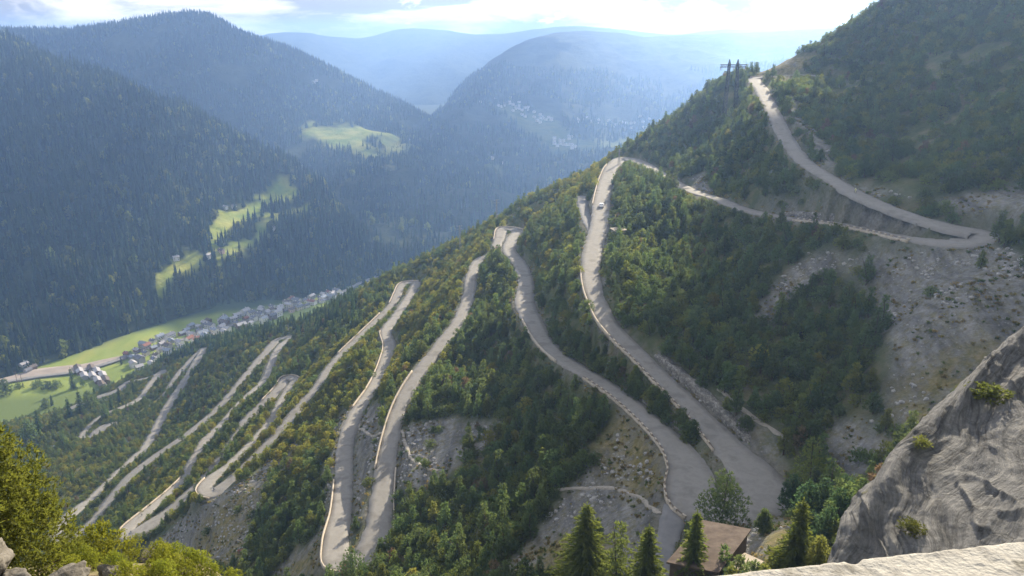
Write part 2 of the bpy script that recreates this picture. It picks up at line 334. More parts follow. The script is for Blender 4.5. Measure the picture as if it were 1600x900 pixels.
for (u, v, t, dz) in [(1500,-40,460,14),(1400,0,490,30),(1300,55,500,40),(1240,88,505,45),(1181,122,492,48),(1100,168,555,52),(1040,203,560,55),(965,245,560,60),(900,280,565,60),(830,318,590,60),(740,368,610,62),(655,425,668,65),(560,468,740,64),(460,508,800,62),(400,518,860,50),(330,531,955,42)]:
    AW.append(ridge_drop(u, v, t, 60, dz)); AW.append(ridge_drop(u, v, t, 200, dz * 3.2))
for (u, v, t) in [(290,550,985),(215,588,985),(140,622,970),(50,655,900),(-100,700,820)]:
    AW.append(ridge_drop(u, v, t, 45, 26)); AW.append(ridge_drop(u, v, t, 150, 66))
A = np.array([unp(*a) for a in ANCH] + list(AW))
ra = RL[::12]
keep = [0]
for i in range(1, len(ra)):
    if np.min(np.linalg.norm(ra[keep][:, :2] - ra[i, :2], axis=1)) > 7: keep.append(i)
# the cut slope stands above the uphill edge of the road
_u, _v, _d = proj(RL)
_dd = np.gradient(RL[:, :2], axis=0); _dd /= np.linalg.norm(_dd, axis=1)[:, None] + 1e-9; _n = np.stack([_dd[:, 1], -_dd[:, 0]], 1)
def wp_i(u, v):
    k = min(range(len(ROAD)), key=lambda q: (ROAD[q][0] - u) ** 2 + (ROAD[q][1] - v) ** 2); return int(np.argmin(((RL - RP[k]) ** 2).sum(1)))
CUT = []
for a_, b_, h_ in (((967, 525), (1140, 700), 3.0), ((963, 613), (1060, 702), 1.8), ((1367, 361), (1205, 336), 2.6), ((1267, 260), (1383, 323), 2.0)):
    i0, i1 = sorted((wp_i(*a_), wp_i(*b_)))
    for i in range(i0, i1, 7):
        q = np.array([[RL[i, 0] + s * _n[i, 0] * (RW[i] / 2 + 5.5), RL[i, 1] + s * _n[i, 1] * (RW[i] / 2 + 5.5), RL[i, 2] + h_] for s in (1, -1)]); w_ = proj(q)[0]; CUT.append(q[int(np.argmax(w_))])
A = np.concatenate([A, ra[keep], SL[::6], np.array(CUT)])
def tps_k(d2): return 0.5 * d2 * np.log(d2 + 1e-9)
SCL = 100.0
def tps_fit(A, reg=0.0004):
    X = A[:, :2] / SCL; n = len(A); d2 = ((X[:, None] - X[None]) ** 2).sum(-1); K = tps_k(d2) + np.eye(n) * reg
    Pm = np.concatenate([np.ones((n, 1)), X], 1); Z = np.zeros((n + 3, n + 3)); Z[:n, :n] = K; Z[:n, n:] = Pm; Z[n:, :n] = Pm.T
    w = np.linalg.solve(Z, np.concatenate([A[:, 2], np.zeros(3)])); return X, w
TX, TW_ = tps_fit(A)
def tps_eval(P):
    P = np.asarray(P, float).reshape(-1, 2) / SCL; out = np.empty(len(P)); n = len(TX)
    for i in range(0, len(P), 20000):
        q = P[i:i + 20000]; d2 = ((q[:, None] - TX[None]) ** 2).sum(-1)
        out[i:i + 20000] = tps_k(d2) @ TW_[:n] + TW_[n] + q @ TW_[n + 1:]
    return out
GX0, GX1, GY0, GY1, GS = -760.0, 336.0, -60.0, 1240.0, 2.0
gx = np.arange(GX0, GX1 + .1, GS); gy = np.arange(GY0, GY1 + .1, GS)
# coarse evaluation, then bicubic-like upsampling by evaluating at 6 m and linear filling
cgx = np.arange(GX0, GX1 + 8, 6.0); cgy = np.arange(GY0, GY1 + 8, 6.0)
CX, CY = np.meshgrid(cgx, cgy, indexing='ij')
CZ = tps_eval(np.stack([CX.ravel(), CY.ravel()], 1)).reshape(CX.shape)
def bil(G, x, y, x0, y0, s):
    fx = np.clip((np.asarray(x) - x0) / s, 0, G.shape[0] - 1.001); fy = np.clip((np.asarray(y) - y0) / s, 0, G.shape[1] - 1.001)
    i = fx.astype(int); j = fy.astype(int); fx = fx - i; fy = fy - j
    return G[i, j] * (1 - fx) * (1 - fy) + G[i + 1, j] * fx * (1 - fy) + G[i, j + 1] * (1 - fx) * fy + G[i + 1, j + 1] * fx * fy
XX, YY = np.meshgrid(gx, gy, indexing='ij')
HZ = bil(CZ, XX, YY, GX0, GY0, 6.0)
# nearest road point for every grid vertex
allP = np.concatenate([RL, SL, BL]); allW = np.concatenate([RW, SW, BW])
kd = KDTree(len(allP))
for i, p in enumerate(allP): kd.insert((p[0], p[1], 0), i)
kd.balance()
RD = np.full(XX.shape, 99.0); RZ = np.zeros(XX.shape); RH = np.zeros(XX.shape)
cellmark = np.zeros(XX.shape, bool)
for p in allP:
    i = int((p[0] - GX0) / GS); j = int((p[1] - GY0) / GS); cellmark[max(0, i - 9):i + 11, max(0, j - 9):j + 11] = True
for i, j in zip(*np.nonzero(cellmark)):
    co, idx, d = kd.find((gx[i], gy[j], 0)); RD[i, j] = d - allW[idx] / 2; 
    # average height of close samples weights
    RZ[i, j] = allP[idx, 2]
NZ = fbm(np.stack([XX / 26, YY / 26, XX * 0], -1), 4, 3) * 1.6 + fbm(np.stack([XX / 7, YY / 7, XX * 0], -1), 2, 9) * 0.35
far = ss(RD, 1.0, 9.0)
HZ = HZ + NZ * far
HZ = np.where(HZ > 70, 70 + 28 * np.tanh((HZ - 70) / 28), HZ)
k = 1 - ss(RD, 0.9, 4.4)
HZ = HZ * (1 - k) + (RZ - 0.35) * k
def HF(x, y): return bil(HZ, x, y, GX0, GY0, GS)
def visible(P, eps=1.5):
    """is the point in view, or is the hillside in front of it"""
    P = np.asarray(P, float); ok = np.ones(len(P), bool)
    for s in np.linspace(0.10, 0.985, 70):
        q = P * s; ok &= ~((HF(q[:, 0], q[:, 1]) > q[:, 2] + eps * (1 if s < 0.95 else 0.0) + (1 - s) * 0) & (q[:, 1] > 20))
    return ok

# ---------------------------------------------------------------- where the hillside is bare (outlines taken from the photo)
SCREE = [
 [(1168,508),(1185,470),(1225,425),(1262,392),(1330,392),(1318,420),(1300,428),(1262,448),(1215,482),(1195,508)],
 [(1305,440),(1330,400),(1400,382),(1500,388),(1600,392),(1640,520),(1500,640),(1420,690),(1375,640),(1392,560),(1372,480),(1350,420)],
 [(1185,312),(1255,308),(1330,318),(1450,350),(1436,366),(1300,343),(1190,328)],
 [(1196,135),(1222,128),(1245,200),(1290,262),(1345,298),(1430,318),(1500,338),(1590,350),(1640,330),(1640,292),(1560,296),(1450,318),(1380,292),(1330,285),(1300,240),(1262,190),(1235,140)],
 [(640,662),(700,655),(785,668),(778,692),(735,712),(712,745),(640,780),(612,745),(622,700)],
 [(905,740),(950,690),(965,635),(1000,655),(1035,690),(1048,730),(1048,780),(1030,800),(1030,910),(900,910),(770,910),(835,835),(880,772)],
 [(228,860),(305,790),(360,760),(400,740),(432,700),(404,800),(388,850),(330,900),(240,900)],
 [(405,910),(455,860),(500,832),(500,900),(500,910)],
 [(560,640),(600,628),(596,690),(575,760),(556,850),(550,800),(556,700)],
 [(1270,780),(1300,660),(1350,645),(1400,690),(1340,770)],
 [(1190,125),(1190,100),(1230,84),(1262,88),(1250,112),(1210,125)],
 [(1075,275),(1095,262),(1118,300),(1080,292)],
 [(1010,540),(1060,575),(1140,650),(1235,715),(1225,742),(1180,725),(1110,650),(1040,590)],
 [(1120,605),(1160,640),(1200,665),(1240,690),(1232,700),(1180,668),(1140,640)],
 [(1100,790),(1180,800),(1225,790),(1290,850),(1250,900),(1080,900)],
 [(528,640),(548,640),(528,700),(520,800),(498,850),(508,770)],
 [(430,728),(455,695),(470,690),(445,735)],
]
GRASSY = [[(930,690),(965,640),(1000,655),(1035,690),(1048,730),(1048,780),(1000,780),(940,745)],[(1395,600),(1500,545),(1570,520),(1500,620),(1420,690)],[(300,830),(360,780),(400,760),(380,880),(320,900)],[(430,900),(500,840),(500,900)],
  [(1175,120),(1240,80),(1275,90),(1240,125)],[(1200,800),(1290,820),(1280,900),(1180,900)],[(800,880),(870,830),(960,840),(960,910),(800,910)]]
SPARSE = [[(1190,130),(1600,60),(1600,340),(1400,330),(1290,270)],[(1380,480),(1430,430),(1600,430),(1600,560),(1420,690),(1290,760),(1350,640)]]
SUNNY_SLOPE = [(0,560),(200,600),(330,535),(460,515),(600,440),(700,390),(640,560),(500,700),(380,760),(200,870),(0,900)]  # part of the slope where sunlight is put into the tree colours
def maskof(P, polys, jit=3.5, seed=5):
    u, v, d = proj(P); n1 = fbm(P / 9.0, 3, seed) * jit * 2; n2 = fbm(P / 9.0 + 50, 3, seed + 1) * jit * 2
    m = np.zeros(u.shape, bool)
    for p in polys: m |= inpoly(u + n1, v + n2, p)
    return m & (d > 1)
GV = np.stack([XX, YY, HZ], -1)
m_s = maskof(GV, SCREE).astype(float); m_g = maskof(GV, GRASSY, 6).astype(float)
def blur(a, n=2):
    for _ in range(n):
        a = a.copy(); a[1:-1] = (a[:-2] + 2 * a[1:-1] + a[2:]) / 4; a[:, 1:-1] = (a[:, :-2] + 2 * a[:, 1:-1] + a[:, 2:]) / 4
    return a
m_s = blur(m_s, 1); m_g = blur(m_g, 2)
m_v = (1 - ss(RD, 0.5, 2.2)) * np.clip(0.75 + fbm(GV / 7, 3, 17) * 0.6, 0, 1)

def terrain_mat():
    m, nt, b = newmat('hillside_ground', 0.95, 0.1); N = nt.nodes; L = nt.links
    tc = N.new('ShaderNodeTexCoord')
    def noise(s, d=8, r=0.6):
        n = N.new('ShaderNodeTexNoise'); n.inputs['Scale'].default_value = s; n.inputs['Detail'].default_value = d; n.inputs['Roughness'].default_value = r; L.new(tc.outputs['Object'], n.inputs['Vector']); return n.outputs[0]
    def ramp(src, stops):
        c = N.new('ShaderNodeValToRGB'); e = c.color_ramp.elements
        for i, (p, col) in enumerate(stops):
            x = e[i] if i < 2 else e.new(p)
            x.position = p; x.color = (*col, 1)
        L.new(src, c.inputs[0]); return c.outputs[0]
    def mix(f, a, b_):
        x = N.new('ShaderNodeMixRGB'); L.new(f, x.inputs[0]); L.new(a, x.inputs[1]); L.new(b_, x.inputs[2]); return x.outputs[0]
    def attr(n):
        a = N.new('ShaderNodeAttribute'); a.attribute_name = n; return a.outputs['Fac']
    def math_(op, a, b_=None, c=None):
        x = N.new('ShaderNodeMath'); x.operation = op
        for i, q in enumerate((a, b_, c)):
            if q is None: continue
            if isinstance(q, (int, float)): x.inputs[i].default_value = q
            else: L.new(q, x.inputs[i])
        return x.outputs[0]
    floor_ = ramp(noise(0.12), [(0.32, (0.045, 0.060, 0.024)), (0.5, (0.075, 0.088, 0.036)), (0.62, (0.12, 0.11, 0.06)), (0.75, (0.18, 0.16, 0.12))])
    scree = ramp(noise(0.35, 10, 0.7), [(0.30, (0.085, 0.084, 0.082)), (0.46, (0.15, 0.148, 0.147)), (0.60, (0.195, 0.193, 0.19)), (0.75, (0.27, 0.267, 0.263))])
    tuft = ramp(noise(0.55, 8, 0.7), [(0.47, (0, 0, 0)), (0.60, (1, 1, 1))])
    scree = mix(math_('MULTIPLY', tuft, 0.7), scree, ramp(noise(1.3), [(0.35, (0.075, 0.08, 0.035)), (0.65, (0.17, 0.145, 0.075))]))
    # rubble sorted into chutes running down the fall line
    fm = N.new('ShaderNodeMapping'); fm.inputs['Rotation'].default_value = (0, 0, R(-38)); fm.inputs['Scale'].default_value = (0.30, 0.035, 0.05); L.new(tc.outputs['Object'], fm.inputs[0])
    fn = N.new('ShaderNodeTexNoise'); fn.inputs['Scale'].default_value = 1.0; fn.inputs['Detail'].default_value = 9; fn.inputs['Roughness'].default_value = 0.6; L.new(fm.outputs[0], fn.inputs['Vector'])
    fx = N.new('ShaderNodeMixRGB'); fx.blend_type = 'MULTIPLY'; fx.inputs[0].default_value = 1.0; L.new(scree, fx.inputs[1]); L.new(ramp(fn.outputs[0], [(0.36, (0.62, 0.62, 0.64)), (0.50, (1.0, 1.0, 1.0)), (0.64, (1.32, 1.30, 1.27))]), fx.inputs[2]); scree = fx.outputs[0]
    grass = ramp(noise(0.5, 8, 0.7), [(0.35, (0.085, 0.09, 0.035)), (0.52, (0.17, 0.145, 0.06)), (0.68, (0.25, 0.20, 0.12))])
    # loose stones
    v = N.new('ShaderNodeTexVoronoi'); v.inputs['Scale'].default_value = 0.8; L.new(tc.outputs['Object'], v.inputs['Vector'])
    st = ramp(v.outputs['Distance'], [(0.10, (1, 1, 1)), (0.22, (0, 0, 0))])
    stc = N.new('ShaderNodeMixRGB'); stc.inputs[2].default_value = (0.29, 0.285, 0.28, 1); L.new(math_('MULTIPLY', st, 0.6), stc.inputs[0]); L.new(scree, stc.inputs[1])
    c = mix(attr('scree'), floor_, stc.outputs[0])
    gn = math_('MULTIPLY', attr('grass'), ramp(noise(0.22), [(0.38, (0.15, 0.15, 0.15)), (0.55, (1, 1, 1))]))
    c = mix(gn, c, grass)
    ver = ramp(noise(0.7, 8, 0.7), [(0.35, (0.09, 0.088, 0.06)), (0.5, (0.145, 0.137, 0.12)), (0.7, (0.22, 0.21, 0.195))])
    c = mix(attr('verge'), c, ver)
    L.new(c, b.inputs['Base Color'])
    bp = N.new('ShaderNodeBump'); bp.inputs['Strength'].default_value = 0.9; bp.inputs['Distance'].default_value = 0.6
    L.new(math_('ADD', noise(0.9, 10, 0.7), math_('MULTIPLY', v.outputs['Distance'], -0.3)), bp.inputs['Height']); L.new(bp.outputs[0], b.inputs['Normal'])
    return m
M['terrain'] = terrain_mat()
nx, ny = XX.shape
ii, jj = np.meshgrid(np.arange(nx - 1), np.arange(ny - 1), indexing='ij')
F = np.stack([ii * ny + jj, (ii + 1) * ny + jj, (ii + 1) * ny + jj + 1, ii * ny + jj + 1], -1).reshape(-1, 4)
# leave out what is buried far under the valley floor or right under the terrace
zc = HZ[:-1, :-1].ravel(); yc = YY[:-1, :-1].ravel()
F = F[(zc > -520)]
ho = link('hillside_terrain', mesh_np('hillside_terrain', GV.reshape(-1, 3), F, [M['terrain']], True, {'scree': m_s, 'grass': m_g, 'verge': m_v}))
prop(ho, kind='structure')

# ---------------------------------------------------------------- ribbons: roads and walls
def offs(L_):
    d = np.gradient(L_[:, :2], axis=0); d /= np.linalg.norm(d, axis=1)[:, None] + 1e-9
    return np.stack([d[:, 1], -d[:, 0]], 1)     # to the right of the direction of travel
def ribbon(name, L_, W, mat, kind='structure', lift=0.0, edge=True):
    nrm = offs(L_); rng = np.random.RandomState(4)
    w = W / 2 + (fbm(np.stack([np.arange(len(L_)) * 0.35] * 3, -1), 3, 4) * 0.35 if edge else 0)
    cols = []
    for s, dz in ((-1.06, -0.9), (-1, 0), (-0.5, 0.05), (0, 0.07), (0.5, 0.05), (1, 0), (1.06, -0.9)):
        p = L_.copy(); p[:, :2] += nrm * (w * s)[:, None]; p[:, 2] += dz + lift; cols.append(p)
    V = np.stack(cols, 1); n, k = V.shape[:2]
    i, j = np.meshgrid(np.arange(n - 1), np.arange(k - 1), indexing='ij')
    Fq = np.stack([i * k + j, i * k + j + 1, (i + 1) * k + j + 1, (i + 1) * k + j], -1).reshape(-1, 4)
    o = link(name, mesh_np(name, V.reshape(-1, 3), Fq, [mat], False)); prop(o, kind=kind); return o
ribbon('road', RL, RW, M['road'])
ribbon('side_road', SL, SW, M['road2'], lift=-0.03)
ribbon('lay_by_lane', BL, BW, M['road2'], lift=-0.04)
PATHS = [[(629,672),(634,690),(640,708),(650,722),(665,730),(686,735)], [(864,766),(905,762),(945,761),(975,766),(1000,776),(1018,792),(1030,803)], [(1125,607),(1150,630),(1178,652),(1210,672),(1240,690)], [(560,658),(572,674),(585,680),(598,680)],[(1010,690),(1030,705)]]
def pix_on_hill(u, v, t0=60, t1=1200, n=1500):
    t = np.linspace(t0, t1, n); q = unp(np.full(n, u), np.full(n, v), t); h = HF(q[:, 0], q[:, 1]) - q[:, 2]
    k = np.nonzero(h > 0)[0]
    if not len(k): return None
    k = k[0]
    if k == 0: return q[0]
    f = -h[k - 1] / (h[k] - h[k - 1]); p = q[k - 1] * (1 - f) + q[k] * f
    return np.array([p[0], p[1], float(HF(p[0], p[1]))])
M['path'] = noise_mat('foot_path', [(0.22, 0.20, 0.17), (0.36, 0.33, 0.29)], scale=1.0)
for P_ in PATHS[:4]:
    pts = [pix_on_hill(*p) for p in P_]; pts = [p for p in pts if p is not None]
    l, w = smooth_line(pts, [[1.5]] * len(pts), 1.0); l[:, 2] = HF(l[:, 0], l[:, 1]) + 0.12
    ribbon('path', l, w[:, 0], M['path'])

def nearest_i(u, v, lo=0, hi=None):
    pu, pv, _ = proj(RL); hi = hi or len(RL); d = (pu[lo:hi] - u) ** 2 + (pv[lo:hi] - v) ** 2
    return lo + int(np.argmin(d))
# sample index of every waypoint, to name road stretches
WI = []
j0 = 0
for p in RP:
    d = np.linalg.norm(RL[j0:j0 + 200, :2] - p[:2], axis=1); j0 = j0 + int(np.argmin(d)); WI.append(j0)
def wpi(u, v):
    k = min(range(len(ROAD)), key=lambda q: (ROAD[q][0] - u) ** 2 + (ROAD[q][1] - v) ** 2)
    return WI[k]
def road_offset(i0, i1, side, extra=0.25):
    """polyline along the road's edge; side +1 is right of the downhill direction of travel"""
    L_ = RL[i0:i1 + 1]; n = offs(RL)[i0:i1 + 1]; P = L_.copy(); P[:, :2] += n * side * (RW[i0:i1 + 1] / 2 + extra)[:, None]; return P
def pick(i0, i1, side):
    """'L' / 'R': the edge that lies left / right as one looks across the valley"""
    if side in (1, -1): return side
    a = proj(road_offset(i0, i1, 1))[0].mean(); b = proj(road_offset(i0, i1, -1))[0].mean()
    return (1 if a < b else -1) if side == 'L' else (1 if a > b else -1)
def wall_mesh(P, h, th, jag=0.0, depth=0.8, seed=1, lean=0.0):
    n = offs(P); jg = fbm(np.stack([np.arange(len(P)) * 0.4] * 3, -1), 3, seed) * jag
    cs = []
    for s, z in ((-1, -depth), (-1 + lean, 1), (1, 1), (1, -depth)):
        q = P.copy(); q[:, :2] += n * (s * th / 2); q[:, 2] += (h + jg) if z == 1 else z; cs.append(q)
    V = np.stack(cs, 1); m, k = V.shape[:2]
    i, j = np.meshgrid(np.arange(m - 1), np.arange(k), indexing='ij')
    Fq = np.stack([i * k + j, i * k + (j + 1) % k, (i + 1) * k + (j + 1) % k, (i + 1) * k + j], -1).reshape(-1, 4)
    Fq = np.concatenate([Fq, [[0, 3, 2, 1]], [[(m - 1) * k, (m - 1) * k + 1, (m - 1) * k + 2, (m - 1) * k + 3]]])
    return V.reshape(-1, 3), Fq
def rail_parapet(uv0, uv1, side, label, step=3.2, hw=0.32, rails=True, group=None, cat='parapet'):
    i0, i1 = wpi(*uv0), wpi(*uv1)
    if i0 > i1: i0, i1 = i1, i0
    P = road_offset(i0, i1, pick(i0, i1, side)); c = P[len(P) // 2].copy(); P = P - c
    root = empty('road_parapet', c); prop(root, label, cat, group)
    V, Fq = wall_mesh(P, hw, 0.42); link('base_wall', mesh_np('base_wall', V, Fq, [M['concrete']]), root)
    if not rails: return root
    s = np.concatenate([[0], np.cumsum(np.linalg.norm(np.diff(P, axis=0), axis=1))]); n = int(s[-1] / step); n = min(n, 98)
    ts = np.linspace(0, s[-1], n + 1); Q = np.stack([np.interp(ts, s, P[:, k]) for k in range(3)], 1)
    mb = MB(); mb.box((0, 0, hw + 0.30), (1.1, 0.40, 0.66)); pm = mb.mesh('post', M['concrete'])
    rl = MB()
    for a in range(n):
        d = Q[min(n, a + 1)] - Q[max(0, a - 1)]
        o = link('post', pm, root, tuple(Q[a])); o.rotation_euler = (0, 0, math.atan2(d[1], d[0]))
        rl.bar(Q[a] + [0, 0, hw + 0.48], Q[a + 1] + [0, 0, hw + 0.48], 0.07, n=5)
    rl.build('rail', M['darkwood'], root)
    return root
rail_parapet((1433,374), (1250,343), 'L', 'pale posted parapet below the straight leading to the upper right hairpin')
rail_parapet((1140,700), (967,525), 'L', 'pale posted parapet along the left edge of the longest curving road stretch', step=3.0)
rail_parapet((1098,792), (925,588), 'L', 'pale posted parapet bending round the grassy slope above the footpath', step=3.0)
for a, b, sd, lb in [((967,525),(923,420),'L','low pale kerb wall on the left of the road below the stone hut'),
    ((958,258),(940,320),'L','bright sunlit wall rising to the hairpin near the power pole'),
    ((883,563),(832,500),'L','low wall beside the lay-by in the middle of the slope'),
    ((808,360),(779,375),'L','sunlit wall round the small squared hairpin in the middle of the ridge'),
    ((655,582),(602,733),'L','thin bright wall on the left of the straight road above the lowest central hairpin'),
    ((602,733),(590,833),'R','stone kerb on the right of the road above the lowest central hairpin'),
    ((566,872),(537,750),'L','rusty edged wall curving round the outside of the lowest central hairpin'),
    ((562,637),(591,590),'L','brownish kerb wall on the winding road left of the central trees'),
    ((603,517),(591,590),'L','brown edged wall round the short bend right of the yellow bushes'),
    ((649,441),(613,474),'L','curved wall round the outside of the small hairpin on the crest'),
    ((598,490),(533,553),'L','reddish wall along the narrow road slanting down from the crest'),
    ((332,771),(330,748),'L','pale curved wall round the sunlit bowl shaped hairpin'),
    ((461,592),(416,627),'L','bright wall around the outside of the long pale hairpin'),
    ((198,828),(290,745),'L','bright edge wall of the road with the dark cyclist'),
    ((1181,122),(1200,119),'L','short white wall at the uppermost hairpin on the ridge')]:
    i0, i1 = sorted((wpi(*a), wpi(*b))); P = road_offset(i0, i1, pick(i0, i1, sd))
    if len(P) < 3: continue
    c = P[len(P) // 2].copy(); V, Fq = wall_mesh(P - c, 0.7, 0.5)
    o = link('low_parapet', mesh_np('low_parapet', V, Fq, [M['concrete']]), None, c); prop(o, lb, 'parapet')
def retaining(uv0, uv1, side, h, label, th=1.2, extra=0.9, jag=0.5):
    i0, i1 = sorted((wpi(*uv0), wpi(*uv1))); side = pick(i0, i1, side); P = road_offset(i0, i1, side, extra); c = P[len(P) // 2].copy(); P = P - c
    P[:, :2] += fbm(P / 3, 3, 3)[:, None] * 0.3
    nr = offs(P) * side; cols = []
    for r_, (o_, z) in enumerate(((0, -1.0), (0.05, 0.3 * h), (0.2, 0.62 * h), (0.45, h), (0.9, h * 1.06), (2.6, h * 1.02), (5.0, -1))):
        tp = np.sin(np.linspace(0, math.pi, len(P))) ** 0.35; q = P.copy(); q[:, :2] += nr * o_; q[:, 2] += (z * tp - (1 - tp) * 0.9) if z > 0 else z
        if 0 < r_ < 6: q += (fbm(np.stack([P[:, 0] / 1.1, P[:, 1] / 1.1, np.full(len(P), z * 2.0)], -1), 3, 20 + r_) * 0.38 * jag / 0.5)[:, None] * np.array([0.6, 0.6, 0.9])
        cols.append(q)
    V = np.stack(cols, 1); n, k = V.shape[:2]; i, j = np.meshgrid(np.arange(n - 1), np.arange(k - 1), indexing='ij')
    Fq = np.stack([i * k + j, i * k + j + 1, (i + 1) * k + j + 1, (i + 1) * k + j], -1).reshape(-1, 4)
    o = link('retaining_wall', mesh_np('retaining_wall', V.reshape(-1, 3), Fq, [M['stonewall']]), None, c); prop(o, label, 'stone wall'); return o
retaining((1000,556), (1140,700), 'R', 2.6, 'long grey rough stone retaining wall on the uphill side of the curving road')
retaining((963,613), (1060,702), 'R', 1.6, 'grey rubble wall between the two merging road stretches above the big hairpin')
retaining((1367,361), (1205,336), 'R', 2.6, 'tall pale stone wall holding the upper road above the posted parapet')
retaining((940,320), (927,453), 'R', 1.4, 'low stone wall beside the road below the stone hut', extra=0.7)

# ---------------------------------------------------------------- valley floor and mountains behind
VFZ = -430.0
ax = np.arange(-1500, 1001, 10.0); ay = np.arange(760, 2900, 10.0); AX, AY = np.meshgrid(ax, ay, indexing='ij')
AZ = VFZ + fbm(np.stack([AX / 90, AY / 90, AX * 0], -1), 3, 31) * 2.0
AV = np.stack([AX, AY, AZ], -1)
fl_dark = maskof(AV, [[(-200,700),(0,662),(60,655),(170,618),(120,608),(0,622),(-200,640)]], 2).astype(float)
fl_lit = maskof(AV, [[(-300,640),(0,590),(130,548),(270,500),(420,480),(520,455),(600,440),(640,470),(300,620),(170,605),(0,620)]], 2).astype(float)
def meadow_mat():
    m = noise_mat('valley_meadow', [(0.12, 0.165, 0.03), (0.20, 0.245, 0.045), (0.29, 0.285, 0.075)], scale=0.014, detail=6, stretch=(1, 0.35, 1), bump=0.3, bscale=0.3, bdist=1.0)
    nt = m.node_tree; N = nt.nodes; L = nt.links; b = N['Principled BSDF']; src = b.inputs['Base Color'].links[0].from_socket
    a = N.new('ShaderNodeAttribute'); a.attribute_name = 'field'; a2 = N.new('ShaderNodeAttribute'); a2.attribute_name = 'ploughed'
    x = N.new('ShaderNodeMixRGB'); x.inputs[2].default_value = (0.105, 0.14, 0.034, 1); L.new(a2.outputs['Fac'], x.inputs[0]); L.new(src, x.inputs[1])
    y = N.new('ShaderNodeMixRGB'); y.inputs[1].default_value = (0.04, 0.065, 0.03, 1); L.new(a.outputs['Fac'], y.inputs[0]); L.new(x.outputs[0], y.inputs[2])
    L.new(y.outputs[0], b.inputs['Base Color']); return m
M['meadow'] = meadow_mat()
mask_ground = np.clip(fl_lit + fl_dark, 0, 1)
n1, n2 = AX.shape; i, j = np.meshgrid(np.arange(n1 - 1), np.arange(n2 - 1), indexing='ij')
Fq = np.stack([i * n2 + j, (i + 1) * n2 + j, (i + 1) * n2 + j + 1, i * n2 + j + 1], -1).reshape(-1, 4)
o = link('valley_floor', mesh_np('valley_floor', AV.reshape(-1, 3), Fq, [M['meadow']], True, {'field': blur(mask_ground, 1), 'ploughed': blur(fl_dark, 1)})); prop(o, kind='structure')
M['farground'] = noise_mat('far_ground', [(0.03, 0.05, 0.025), (0.06, 0.08, 0.035)], scale=0.004)
g = MB(); g.add([(-9000, -900, -438), (9000, -900, -438), (9000, 11000, -438), (-9000, 11000, -438)], [(0, 1, 2, 3)])
prop(g.build('ground', M['farground']), kind='structure')

def cr1(x, xs, ys):
    """smooth monotone-ish interpolation along columns; ys (n, ...)"""
    xs = np.asarray(xs, float); ys = np.asarray(ys, float); k = np.clip(np.searchsorted(xs, x) - 1, 0, len(xs) - 2)
    f = ((x - xs[k]) / (xs[k + 1] - xs[k])); f = f.reshape((-1,) + (1,) * (ys.ndim - 1))
    p0 = ys[np.maximum(k - 1, 0)]; p1 = ys[k]; p2 = ys[k + 1]; p3 = ys[np.minimum(k + 2, len(xs) - 1)]
    m1 = (p2 - p0) / 2; m2 = (p3 - p1) / 2
    return (2 * f**3 - 3 * f**2 + 1) * p1 + (f**3 - 2 * f**2 + f) * m1 + (-2 * f**3 + 3 * f**2) * p2 + (f**3 - f**2) * m2
MEADOWS = [
 [(330,350),(345,328),(400,318),(438,284),(472,298),(455,314),(425,322),(398,345),(372,352),(348,372),(328,390)],
 [(398,356),(432,334),(455,326),(480,318),(486,330),(452,346),(428,360),(402,374)],
 [(318,402),(335,392),(365,376),(395,366),(402,378),(362,392),(330,408)],
 [(238,458),(248,426),(272,408),(305,398),(322,410),(296,424),(270,440),(256,464)],
 [(466,205),(480,190),(520,195),(560,190),(600,200),(622,200),(600,212),(560,215),(575,230),(600,240),(575,248),(545,232),(505,226)],
]
MEADB = [[(600,205),(640,212),(645,240),(600,240),(590,225)],[(770,160),(800,158),(860,180),(900,215),(960,215),(1040,190),(1040,205),(960,240),(880,240),(840,210),(780,180)],[(750,240),(790,250),(780,262),(750,252)]]
def mountain_mat(name, c0, c1, sc):
    m, nt, b = newmat(name, 0.95, 0.05); N = nt.nodes; L = nt.links; tc = N.new('ShaderNodeTexCoord')
    n = N.new('ShaderNodeTexNoise'); n.inputs['Scale'].default_value = sc; n.inputs['Detail'].default_value = 12; n.inputs['Roughness'].default_value = 0.7; L.new(tc.outputs['Object'], n.inputs['Vector'])
    cr = N.new('ShaderNodeValToRGB'); cr.color_ramp.elements[0].position = 0.35; cr.color_ramp.elements[0].color = (*c0, 1); cr.color_ramp.elements[1].position = 0.68; cr.color_ramp.elements[1].color = (*c1, 1)
    L.new(n.outputs[0], cr.inputs[0])
    gc = N.new('ShaderNodeValToRGB'); gc.color_ramp.elements[0].position = 0.35; gc.color_ramp.elements[0].color = (0.16, 0.22, 0.04, 1); gc.color_ramp.elements[1].position = 0.65; gc.color_ramp.elements[1].color = (0.33, 0.33, 0.08, 1); 
    n3 = N.new('ShaderNodeTexNoise'); n3.inputs['Scale'].default_value = 0.02; n3.inputs['Detail'].default_value = 8; L.new(tc.outputs['Object'], n3.inputs['Vector']); L.new(n3.outputs[0], gc.inputs[0])
    a = N.new('ShaderNodeAttribute'); a.attribute_name = 'meadow'; x = N.new('ShaderNodeMixRGB'); L.new(a.outputs['Fac'], x.inputs[0]); L.new(cr.outputs[0], x.inputs[1]); L.new(gc.outputs[0], x.inputs[2])
    L.new(x.outputs[0], b.inputs['Base Color'])
    bp = N.new('ShaderNodeBump'); bp.inputs['Strength'].default_value = 0.8; bp.inputs['Distance'].default_value = 25 * 0.012 / sc; L.new(n.outputs[0], bp.inputs['Height']); L.new(bp.outputs[0], b.inputs['Normal'])
    return m
M['mtn1'] = mountain_mat('forest_floor_near', (0.022, 0.035, 0.016), (0.06, 0.07, 0.03), 0.03)
M['mtn2'] = mountain_mat('forested_mountain', (0.018, 0.03, 0.016), (0.075, 0.085, 0.04), 0.012)
